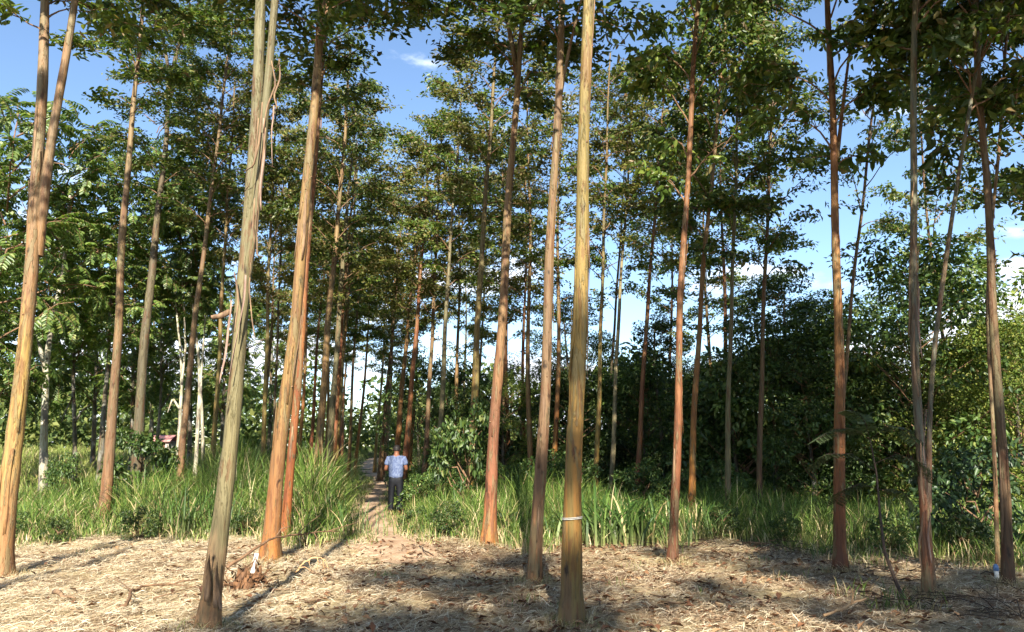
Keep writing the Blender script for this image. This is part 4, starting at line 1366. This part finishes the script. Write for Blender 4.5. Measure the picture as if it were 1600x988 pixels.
# ------------------------------------------------------------------ straw mulch and litter
def straw_cover():
    rng = np.random.default_rng(31)
    n = 330000
    d = rng.uniform(4.6 ** 1.3, 15 ** 1.3, n) ** (1 / 1.3)
    u = rng.uniform(-0.95, 0.95, n)
    x, y = u * d, d
    past = y - edge_d(x, y)
    keep = past < rng.normal(size=n) * 0.35
    # uneven cover: thick swaths and bare patches
    sw = np.sin(x * 1.9 + 0.8 * np.sin(y * 1.3)) * np.sin(y * 2.3 + 0.6 * np.sin(x * 1.1)) + 0.6 * np.sin(x * 5.1 + y * 3.3)
    keep &= (np.abs(x - path_x(y)) > 0.45 + 0.2 * rng.normal(size=n)) | (y < 11.4 + rng.normal(size=n) * 0.5)
    keep &= rng.random(n) < 0.62 + 0.32 * sw + 0.25 * (x < -2.2)
    x, y = x[keep], y[keep]
    n = len(x)
    az = rng.normal(size=n) * 0.9 + rng.choice([0, np.pi / 2, 0.6], n)
    L = rng.uniform(0.04, 0.19, n) * np.where(rng.random(n) < 0.04, 2.2, 1)
    wd = rng.uniform(0.0018, 0.0052, n)
    tilt = np.abs(rng.normal(size=n)) * 0.16
    z0 = terrain(x, y) + rng.uniform(0.004, 0.05, n)
    dx = np.stack([np.cos(az) * np.cos(tilt), np.sin(az) * np.cos(tilt), np.sin(tilt)], 1)
    sd = np.stack([-np.sin(az), np.cos(az), rng.normal(size=n) * 0.4], 1)
    p0 = np.stack([x, y, z0], 1)
    bow = rng.normal(size=n)[:, None] * L[:, None] * 0.10 * sd + np.array([0, 0, 1.0]) * (L * 0.05)[:, None]
    pm = p0 + dx * L[:, None] * 0.5 + bow
    p1 = p0 + dx * L[:, None] - np.array([0, 0, 1.0]) * (L * np.sin(tilt) * 0.7)[:, None]
    w = wd[:, None] * sd
    v = np.stack([p0 - w / 2, p0 + w / 2, pm + w * 0.5, p1, pm - w * 0.5], 1).reshape(-1, 3)
    b = np.arange(n)[:, None] * 5
    q = np.concatenate([b + np.array([[0, 1, 2, 4]])])
    tr_ = b + np.array([[4, 2, 3]])
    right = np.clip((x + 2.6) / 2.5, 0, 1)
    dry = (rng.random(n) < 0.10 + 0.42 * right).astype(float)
    tag(obj('straw', mk_mesh('straw', v, [q, tr_], False, {'dry': np.repeat(dry, 5)}), M['straw']), 'cut dry grass strewn over the clearing', 'straw', kind='stuff')
    # fallen leaves
    n = 3800
    d = rng.uniform(5, 14, n)
    u = np.clip(rng.normal(size=n) * 0.35 + 0.05, -0.9, 0.9)
    x, y = u * d, d
    keep = y < edge_d(x, y) + 0.3
    x, y = x[keep], y[keep]
    n = len(x)
    P = np.stack([x, y, terrain(x, y) + rng.uniform(0.02, 0.06, n)], 1)
    A = rand_dirs(rng, n) * np.array([1, 1, 0.25])
    N = rand_dirs(rng, n) * 0.35 + np.array([0, 0, 1.0])
    ln = rng.uniform(0.05, 0.13, n)
    v, f = leaf_quads(P, A, N, ln, ln * 0.5, 0.3)
    tag(obj('fallen_leaves', mk_mesh('fallen_leaves', v, [f]), M['litter']), 'brown fallen leaves scattered on the straw', 'leaves', kind='stuff')


straw_cover()


def debris():
    rng = np.random.default_rng(91)
    mb = MB()
    for i in range(260):
        d = rng.uniform(5.5, 13.5)
        x = rng.uniform(-0.75, 0.75) * d
        if d > float(edge_d(x, d)):
            continue
        p = np.array([x, d, float(terrain(x, d)) + 0.03])
        pts = limb_path(rng, p, rng.uniform(0, 6.28), 0.05, -0.05, rng.uniform(0.12, 0.6), 5, 0.16)
        pts[:, 2] = np.maximum(pts[:, 2], terrain(pts[:, 0], pts[:, 1]) + 0.012)
        mb.tube(pts, np.linspace(rng.uniform(0.003, 0.008), 0.002, 6), 4)
    tag(obj('fallen_twigs', mb.mesh('fallen_twigs', True), M['twig']), 'thin bare twigs littered over the clearing', 'twigs', kind='stuff')
    mb = MB()
    for i in range(240):
        d = rng.uniform(5.5, 13)
        x = np.clip(rng.normal() * 0.4, -0.75, 0.75) * d
        if d > float(edge_d(x, d)):
            continue
        L, w, a = rng.uniform(0.08, 0.34), rng.uniform(0.012, 0.03), rng.uniform(0, 6.28)
        k, n = 4, 6
        v = []
        curl = rng.uniform(0.5, 1.3)
        for i_ in range(n):
            for j_ in range(k):
                t = (i_ / (n - 1) - 0.5) * L
                b = (j_ / (k - 1) - 0.5) * 2 * curl
                q = (t, math.sin(b) * w, 0.01 + w * (1 - math.cos(b)) + 0.25 * t * t / L)
                v.append((x + q[0] * math.cos(a) - q[1] * math.sin(a), d + q[0] * math.sin(a) + q[1] * math.cos(a), float(terrain(x, d)) + 0.025 + q[2]))
        ii = np.arange(n - 1)[:, None] * k
        jj = np.arange(k - 1)[None, :]
        mb.add(v, [np.stack([ii + jj, ii + jj + 1, ii + k + jj + 1, ii + k + jj], -1).reshape(-1, 4)])
    tag(obj('bark_shreds', mb.mesh('bark_shreds', True), M['peel']), 'curled shreds of shed bark lying on the straw', 'bark', kind='stuff')
    # dry grass heaped against the feet of the near trunks
    P, H = [], []
    for root, c, rr in TREES:
        if root.location.y > 15 or root.location.y < 0:
            continue
        r = rr[0]
        n = int(150 + 1200 * r)
        a = rng.uniform(0, 6.28, n)
        q = r * rng.uniform(0.85, 1.0, n) + np.abs(rng.normal(size=n)) * 0.13
        x, y = root.location.x + np.cos(a) * q, root.location.y + np.sin(a) * q
        P.append(np.stack([x, y, terrain(x, y) + 0.0], 1))
        H.append(rng.uniform(0.05, 0.2, n))
    P, H = np.concatenate(P), np.concatenate(H)
    n = len(P)
    v, f, dr = blades(P, H, np.full(n, 0.007), rng, (rng.random(n) < 0.8).astype(float), (0.4, 1.3), 3)
    tag(obj('foot_grass', mk_mesh('foot_grass', v, f, False, {'dry': dr}), M['grass']), 'withered grass and litter gathered at the feet of the trunks', 'grass', kind='stuff')


debris()


# ------------------------------------------------------------------ sticks, stump, stake, shed, sapling
def stick(name, label, cat, px, d0, rads, mat, twigs=(), lift=0.0, wob=0.08):
    P = []
    for (x, y, dd) in px:
        P.append(at(x, y, dd))
    P = np.array(P)
    n = max(8, 3 * len(P))
    s = np.linspace(0, len(P) - 1, n)
    Q = np.stack([np.interp(s, np.arange(len(P)), P[:, k]) for k in range(3)], 1)
    Q += RNG.normal(size=Q.shape) * 0.008
    org = Q[0].copy()
    mb = MB()
    mb.tube(Q - org, np.linspace(rads[0], rads[1], n), 7, wob=wob)
    root = obj(name, mb.mesh(name, True), M[mat], None, org)
    tag(root, label, cat)
    for tw in twigs:
        T = np.array([at(*p) for p in tw]) - org
        m2 = MB()
        s = np.linspace(0, len(T) - 1, 7)
        m2.tube(np.stack([np.interp(s, np.arange(len(T)), T[:, k]) for k in range(3)], 1), np.linspace(0.009, 0.003, 7), 5)
        obj('twig', m2.mesh('twig', True), M[mat], root)
    return root


stick('fallen_branch', 'long bare branch propped from the ground in front of the tan trunk', 'branch',
      [(356, 886, 9.2), (382, 868, 9.5), (410, 850, 9.8), (432, 840, 10.1), (455, 835, 10.4), (490, 832, 10.8), (530, 830, 11.2)], 0, (0.022, 0.006), 'twig',
      [[(466, 834, 10.5), (480, 820, 10.6), (500, 805, 10.8)], [(470, 834, 10.5), (476, 848, 10.6), (482, 852, 10.7)], [(490, 832, 10.8), (496, 842, 10.8), (495, 852, 10.9)],
       [(430, 840, 10.1), (440, 826, 10.1), (455, 822, 10.2)], [(510, 831, 11), (540, 822, 11.3), (560, 816, 11.6)]])
stick('dry_frond', 'arched pale dry frond lying right of the rotten stump', 'branch', [(462, 895, 9.9), (474, 878, 9.9), (492, 871, 9.9), (508, 873, 9.9), (514, 890, 9.9)], 0, (0.012, 0.006), 'pale_wood',
      [[(484, 873, 9.9), (483, 879, 9.9), (484, 885, 9.9)], [(496, 871, 9.9), (497, 880, 9.9), (495, 892, 9.9)], [(506, 873, 9.9), (505, 882, 9.9), (507, 890, 9.9)], [(466, 888, 9.9), (476, 886, 9.9), (486, 892, 9.9)]])
stick('crooked_stick', 'crooked grey stick on the pale straw at left', 'branch', [(180, 951, 7.9), (200, 945, 7.95), (206, 924, 8.5), (222, 917, 8.8), (262, 912, 9.0), (310, 905, 9.2)], 0, (0.022, 0.008), 'twig',
      [[(206, 924, 8.5), (192, 912, 9), (178, 905, 9.2)], [(262, 912, 9.0), (285, 915, 9.0), (312, 918, 8.9)], [(240, 935, 8.3), (275, 925, 8.5), (315, 913, 8.9)]])
stick('bark_piece', 'short brown bark piece lying at far left', 'bark', [(87, 924, 8.55), (97, 930, 8.4), (116, 934, 8.3)], 0, (0.03, 0.01), 'peel')
stick('straight_stick', 'thin dark stick right of the man on the shaded straw', 'branch', [(655, 853, 12.7), (676, 868, 11.6)], 0, (0.012, 0.008), 'dark_twig')
stick('broken_stem', 'broken tan stem lying by the weeds at right', 'branch', [(1290, 960, 7.5), (1325, 947, 7.7), (1352, 936, 7.9)], 0, (0.014, 0.01), 'pale_wood', [[(1330, 945, 7.75), (1333, 930, 7.75), (1332, 920, 7.75)]])


def brush_pile(name, label, px, py, n, sx, sy, hz, seed, L=(0.25, 0.8)):
    rng = np.random.default_rng(600 + seed)
    d = ground_d(py)
    p = at(px, py, d)
    mb = MB()
    for i in range(n):
        a = rng.uniform(0, math.pi * 2)
        q = np.array([rng.normal() * sx, rng.normal() * sy, rng.uniform(0.01, hz)])
        l_ = rng.uniform(*L)
        path_ = limb_path(rng, q, a, rng.uniform(-0.05, 0.35), rng.uniform(-0.4, 0.2), l_, 5, 0.18)
        path_[:, 2] = np.maximum(path_[:, 2], 0.01)
        mb.tube(path_, np.linspace(rng.uniform(0.003, 0.007), 0.002, 6), 4)
    o = obj(name, mb.mesh(name, True), M['dark_twig'], None, (p[0], p[1], float(terrain(p[0], p[1]))))
    tag(o, label, 'brush', kind='stuff')


brush_pile('brush_pile', 'dark heap of twigs at the shaded grass edge right of the russet trunk', 1150, 868, 70, 0.9, 0.35, 0.22, 1)
brush_pile('brush_pile', 'dark twigs strewn on the ground at the lower right corner', 1530, 945, 60, 0.8, 0.7, 0.12, 2)
brush_pile('brush_pile', 'scattered twigs left of the twin-stemmed trunk', 1390, 900, 26, 0.6, 0.4, 0.1, 3)


def stump():
    rng = np.random.default_rng(71)
    d = 9.35
    p = at(388, 905, d)
    root = empty('rotten_stump', (p[0], p[1], float(terrain(p[0], p[1]))), 'crumbling orange-brown rotten stump right of the thick foreground trunk', 'stump')
    k, n = 22, 9
    v = []
    for i in range(n):
        t = i / (n - 1)
        for j in range(k):
            a = j * 2 * math.pi / k
            r = 0.15 * (1.25 - 0.55 * t) * (1 + 0.22 * math.sin(5 * a + 1) + rng.normal() * 0.09)
            top = 0.16 + 0.09 * math.sin(3 * a + 0.5) + rng.uniform(-0.06, 0.1)
            v.append((r * math.cos(a) * 1.25, r * math.sin(a), -0.03 + t * top))
    i = np.arange(n - 1)[:, None] * k
    j = np.arange(k)[None, :]
    q = np.stack([i + j, i + (j + 1) % k, i + k + (j + 1) % k, i + k + j], -1).reshape(-1, 4)
    v.append((0, 0, 0.1))
    cen = len(v) - 1
    tri = np.stack([(n - 1) * k + np.arange(k), (n - 1) * k + (np.arange(k) + 1) % k, np.full(k, cen)], 1)
    obj('stump_shell', mk_mesh('stump_shell', v, [q, tri]), M['stump'], root)
    for i in range(70):
        mb = MB()
        a = rng.uniform(0, 6.28)
        r = rng.uniform(0.05, 0.36)
        z = rng.uniform(0.0, 0.25) if r < 0.25 else 0.01
        b = np.array([math.cos(a) * r * 1.2, math.sin(a) * r, z])
        e = b + np.array([rng.normal() * 0.09, rng.normal() * 0.07, rng.uniform(0.02, 0.15)])
        mb.tube(np.stack([b, (b + e) / 2 + rng.normal(size=3) * 0.012, e]), [0.010, 0.007, 0.002], 5, wob=0.15)
        obj('splinter', mb.mesh('splinter'), M['stump'], root)
    q_ = at(393, 876, 9.7)
    mb = MB()
    mb.box((0, 0, 0.16), (0.05, 0.03, 0.40), 0.2)
    o = obj('white_stake', mb.mesh('white_stake'), M['white_paint'], None, (q_[0], q_[1], float(terrain(q_[0], q_[1]))))
    o.rotation_euler = (0.05, 0.16, 0.3)
    o.modifiers.new('b', 'BEVEL').width = 0.006
    tag(o, 'short white painted stake leaning behind the rotten stump', 'stake')
    # pale blue topped marker post at the right edge
    q_ = at(1558, 905, 9.6)
    root = empty('marker_post', (q_[0], q_[1], float(terrain(q_[0], q_[1]))), 'small white and blue marker post left of the edge trunk', 'post')
    mb = MB()
    mb.tube([(0, 0, -0.03), (0, 0, 0.12)], [0.026, 0.024], 8)
    obj('post', mb.mesh('post'), M['white_paint'], root)
    mb = MB()
    mb.tube([(0, 0, 0.12), (0, 0, 0.17), (0, 0, 0.20)], [0.03, 0.03, 0.016], 8)
    obj('cap', mb.mesh('cap'), plain_mat('faded_blue', (96, 130, 180), (130, 160, 200), 10), root)


stump()


def sapling():
    rng = np.random.default_rng(81)
    pts = np.array([at(1424, 940, 7.9), at(1398, 888, 8.3), at(1380, 840, 8.6), at(1373, 780, 8.8), at(1368, 720, 8.9), at(1358, 668, 8.9)])
    org = pts[0].copy()
    s = np.linspace(0, 5, 22)
    Q = np.stack([np.interp(s, np.arange(6), pts[:, k]) for k in range(3)], 1) - org
    org[2] = float(terrain(org[0], org[1]))
    root = empty('feathery_sapling', org, 'leaning sapling with feathery leaves left of the twin-stemmed trunk', 'sapling')
    mb = MB()
    mb.tube(Q, np.linspace(0.022, 0.008, 22), 8)
    obj('trunk', mb.mesh('trunk', True), M['dark_twig'], root)
    ends = [((1368, 720), (1330, 690), (1290, 690), (1262, 712)), ((1366, 705), (1400, 690), (1430, 700), (1440, 728)), ((1360, 672), (1330, 650), (1300, 652), (1275, 668)), ((1360, 668), (1385, 645), (1412, 650), (1428, 670)),
            ((1358, 668), (1350, 640), (1338, 625), (1322, 622)), ((1370, 740), (1345, 735), (1318, 745), (1305, 765)), ((1372, 750), (1395, 745), (1412, 752), (1425, 772))]
    for e in ends:
        R_ = np.array([at(x, y, 8.9 + rng.normal() * 0.15) for x, y in e]) - np.array(pts[0])
        R_[0] = Q[np.argmin(np.abs(Q[:, 2] - R_[0, 2]))]
        s = np.linspace(0, 3, 16)
        c = np.stack([np.interp(s, np.arange(4), R_[:, k]) for k in range(3)], 1)
        P, A, N, l_, w_ = [], [], [], [], []
        mb = MB()
        mb.tube(c, 0.004, 4)
        for i in range(3, 16):
            tan = c[min(i + 1, 15)] - c[i - 1]
            tan /= np.linalg.norm(tan)
            sd = np.cross(tan, [0, 0, 1.0])
            sd /= np.linalg.norm(sd)
            for sg in (-1, 1):
                az = sd * sg + tan * 0.4 + np.array([0, 0, -0.35])
                az /= np.linalg.norm(az)
                L = 0.15 * (1 - 0.4 * abs(i - 9) / 7)
                for q in np.linspace(0.08, 1, 14):
                    for s2 in (-1, 1):
                        P.append(c[i] + az * L * q)
                        A.append(tan * s2 + az * 0.4)
                        N.append(np.array([0, 0, 1.0]) + rng.normal(size=3) * 0.2)
        P, A, N = map(np.array, (P, A, N))
        v, f = leaf_quads(P, A, N, np.full(len(P), 0.034), np.full(len(P), 0.012))
        obj('frond_stalk', mb.mesh('frond_stalk'), M['dark_twig'], root)
        obj('frond', mk_mesh('frond', v, [f]), M['feather'], root)['kind'] = 'stuff'


sapling()


def shed():
    d = 60.0
    p = at(256, 686, d)
    g = float(terrain(p[0], d))
    root = empty('small_shed', (p[0], p[1], g), 'tiny distant shed with pink roof across the field', 'shed')
    mw = plain_mat('pale_plaster', (206, 196, 184), (226, 218, 206), 3, bump=0.05)
    mr_ = plain_mat('pink_tin_roof', (196, 128, 120), (222, 160, 150), 4, (8, 1, 1), bump=0.1)
    h = p[2] - g - 0.2
    mb = MB()
    mb.box((0, 0, h / 2), (1.5, 1.6, h))
    obj('wall', mb.mesh('wall'), mw, root)
    mb = MB()
    w, l = 0.95, 1.05
    mb.add([(-w, -l, h), (w, -l, h), (w, 0, h + 0.5), (-w, 0, h + 0.5), (w, l, h), (-w, l, h), (-w, -l, h - .05), (w, -l, h - .05), (w, l, h - .05), (-w, l, h - .05)],
           [np.array([[0, 1, 2, 3], [3, 2, 4, 5], [6, 7, 1, 0], [8, 9, 5, 4], [9, 8, 7, 6]])])
    obj('roof', mb.mesh('roof'), mr_, root)
    mb = MB()
    mb.box((0.2, -0.82, min(0.9, h * 0.45)), (0.6, 0.05, min(1.7, h * 0.85)))
    obj('door', mb.mesh('door'), M['twig'], root)


shed()


# ------------------------------------------------------------------ the man on the path
def skin_mesh(name, verts, edges, radii, mat, parent, root_i=0, sub=2):
    me = bpy.data.meshes.new(name)
    me.from_pydata([tuple(v) for v in verts], edges, [])
    o = obj(name, me, mat, parent)
    md = o.modifiers.new('skin', 'SKIN')
    md.use_smooth_shade = True
    sv = me.skin_vertices[0].data
    for i, r in enumerate(radii):
        sv[i].radius = r if isinstance(r, tuple) else (r, r)
        sv[i].use_root = (i == root_i)
    s = o.modifiers.new('sub', 'SUBSURF')
    s.levels = sub
    s.render_levels = sub
    return o


def person():
    d = 19.6
    p = at(617, 806, d)
    x = p[0]
    g = float(terrain(x, d)) + 0.02
    msk = plain_mat('brown_skin', (112, 72, 52), (134, 88, 64), 8, bump=0.0, rough=0.5)
    mhair = plain_mat('black_hair', (16, 13, 12), (34, 28, 26), 30, bump=0.3, rough=0.6, k=1.0)
    mj = plain_mat('dark_denim', (9, 10, 15), (18, 21, 30), 16, bump=0.2, k=0.9)
    mshoe = plain_mat('brown_shoe', (60, 42, 32), (96, 72, 54), 12)
    ms, t, pr, out = new_mat('blue_patterned_shirt')
    tcn = node(t, 'TexCoord')
    n1 = noise(t, mapping(t, tcn.outputs['Object'], (1, 1, 0.55)), 26, 3.0, 0.6, 0.6)
    c = ramp(t, [(0.30, lin((84, 98, 140), .5)), (0.5, lin((116, 132, 172), .5)), (0.68, lin((146, 160, 190), .5))], n1).outputs[0]
    t.links.new(c, pr.inputs['Base Color'])
    pr.inputs['Roughness'].default_value = 0.8
    root = empty('person', (x, d, g), 'man seen from behind in blue patterned short-sleeved shirt and dark jeans', 'person')
    root.rotation_euler = (0, 0, 0.05)
    V, E, R = [], [], []

    def v(co, r, link=None):
        V.append(co)
        R.append(r)
        if link is not None:
            E.append((link, len(V) - 1))
        return len(V) - 1
    pel = v((0, 0, 0.93), (0.12, 0.085))
    wai = v((0, 0.01, 1.08), (0.12, 0.085), pel)
    che = v((0, 0.0, 1.30), (0.165, 0.115), wai)
    shb = v((0, 0.0, 1.41), (0.12, 0.09), che)
    nk = v((0, 0.01, 1.49), 0.058, shb)
    hd0 = v((0, 0.03, 1.56), (0.068, 0.078), nk)
    hd1 = v((0, 0.045, 1.63), (0.077, 0.092), hd0)
    v((0, 0.04, 1.70), (0.062, 0.072), hd1)
    for s in (-1, 1):
        sh = v((0.185 * s, 0, 1.40), 0.062, shb)
        el_ = v((0.265 * s, -0.02, 1.13), 0.046, sh)
        wr = v((0.20 * s, 0.22, 1.12), 0.032, el_)
        pa = v((0.17 * s, 0.30, 1.14), (0.036, 0.022), wr)
        for k in range(4):
            a = v((0.17 * s + (k - 1.5) * 0.019 * s, 0.355 + 0.004 * (k in (1, 2)), 1.15), 0.0095, pa)
            v((0.17 * s + (k - 1.5) * 0.017 * s - 0.01 * s, 0.385 + 0.006 * (k in (1, 2)), 1.135), 0.008, a)
        a = v((0.125 * s, 0.30, 1.155), 0.011, pa)
        v((0.108 * s, 0.335, 1.16), 0.009, a)
        hp = v((0.095 * s, 0, 0.86), 0.085, pel)
        kn = v((0.105 * s, 0.02 + 0.03 * s, 0.48), 0.055, hp)
        an = v((0.11 * s, -0.01, 0.09), 0.042, kn)
        v((0.12 * s, 0.12, 0.04), (0.04, 0.028), an)
    skin_mesh('body', V, E, R, msk, root)
    # ears and face
    mb = MB()
    for s in (-1, 1):
        mb.tube([(0.078 * s, 0.035, 1.60), (0.088 * s, 0.025, 1.63), (0.08 * s, 0.03, 1.66)], [0.01, 0.016, 0.01], 6)
    mb.tube([(0, 0.125, 1.64), (0, 0.15, 1.61), (0, 0.13, 1.595)], [0.008, 0.014, 0.008], 6)
    obj('face_features', mb.mesh('face_features', True), msk, root)
    # hair cap
    k, n = 20, 9
    vv = []
    for i in range(n):
        th = i / (n - 1) * 1.75
        for j in range(k):
            a = j * 2 * math.pi / k
            back = 1.0 if math.sin(a) < 0.3 else 0.72
            t_ = th * back
            w = 1 + 0.02 * math.sin(7 * a + i)
            vv.append((0.093 * math.sin(t_) * math.cos(a) * w, 0.035 + 0.108 * math.sin(t_) * math.sin(a) * w, 1.655 + 0.093 * math.cos(t_) + (-0.03 if i == n - 1 and math.sin(a) < 0 else 0)))
    i = np.arange(n - 1)[:, None] * k
    j = np.arange(k)[None, :]
    q = np.stack([i + j, i + k + j, i + k + (j + 1) % k, i + (j + 1) % k], -1).reshape(-1, 4)
    obj('hair', mk_mesh('hair', vv, [q], True), mhair, root)
    # shirt: loose torso and short sleeves
    V2 = [(0, 0, 0.86), (0, 0.01, 1.05), (0, 0, 1.28), (0, 0, 1.41), (0, 0.01, 1.47)]
    R2 = [(0.21, 0.15), (0.195, 0.14), (0.205, 0.145), (0.16, 0.115), (0.078, 0.075)]
    E2 = [(0, 1), (1, 2), (2, 3), (3, 4)]
    for s in (-1, 1):
        V2 += [(0.19 * s, 0, 1.40), (0.245 * s, -0.012, 1.22)]
        R2 += [0.088, 0.082]
        b = len(V2)
        E2 += [(3, b - 2), (b - 2, b - 1)]
    skin_mesh('shirt', V2, E2, R2, ms, root, 2)
    V3 = [(0, 0, 1.03), (0, 0, 0.88)]
    R3 = [(0.17, 0.122), (0.17, 0.125)]
    E3 = [(0, 1)]
    for s in (-1, 1):
        V3 += [(0.10 * s, 0, 0.80), (0.108 * s, 0.015, 0.48), (0.112 * s, -0.01, 0.09)]
        R3 += [0.108, 0.080, 0.070]
        b = len(V3)
        E3 += [(1, b - 3), (b - 3, b - 2), (b - 2, b - 1)]
    skin_mesh('trousers', V3, E3, R3, mj, root, 0)
    for s in (-1, 1):
        skin_mesh('shoe', [(0.112 * s, -0.06, 0.05), (0.116 * s, 0.03, 0.05), (0.124 * s, 0.15, 0.035)], [(0, 1), (1, 2)], [(0.045, 0.05), (0.05, 0.05), (0.042, 0.03)], mshoe, root)


person()
print('objects', len(bpy.data.objects), 'tris', sum(len(m.loops) - 2 * len(m.polygons) for m in bpy.data.meshes))
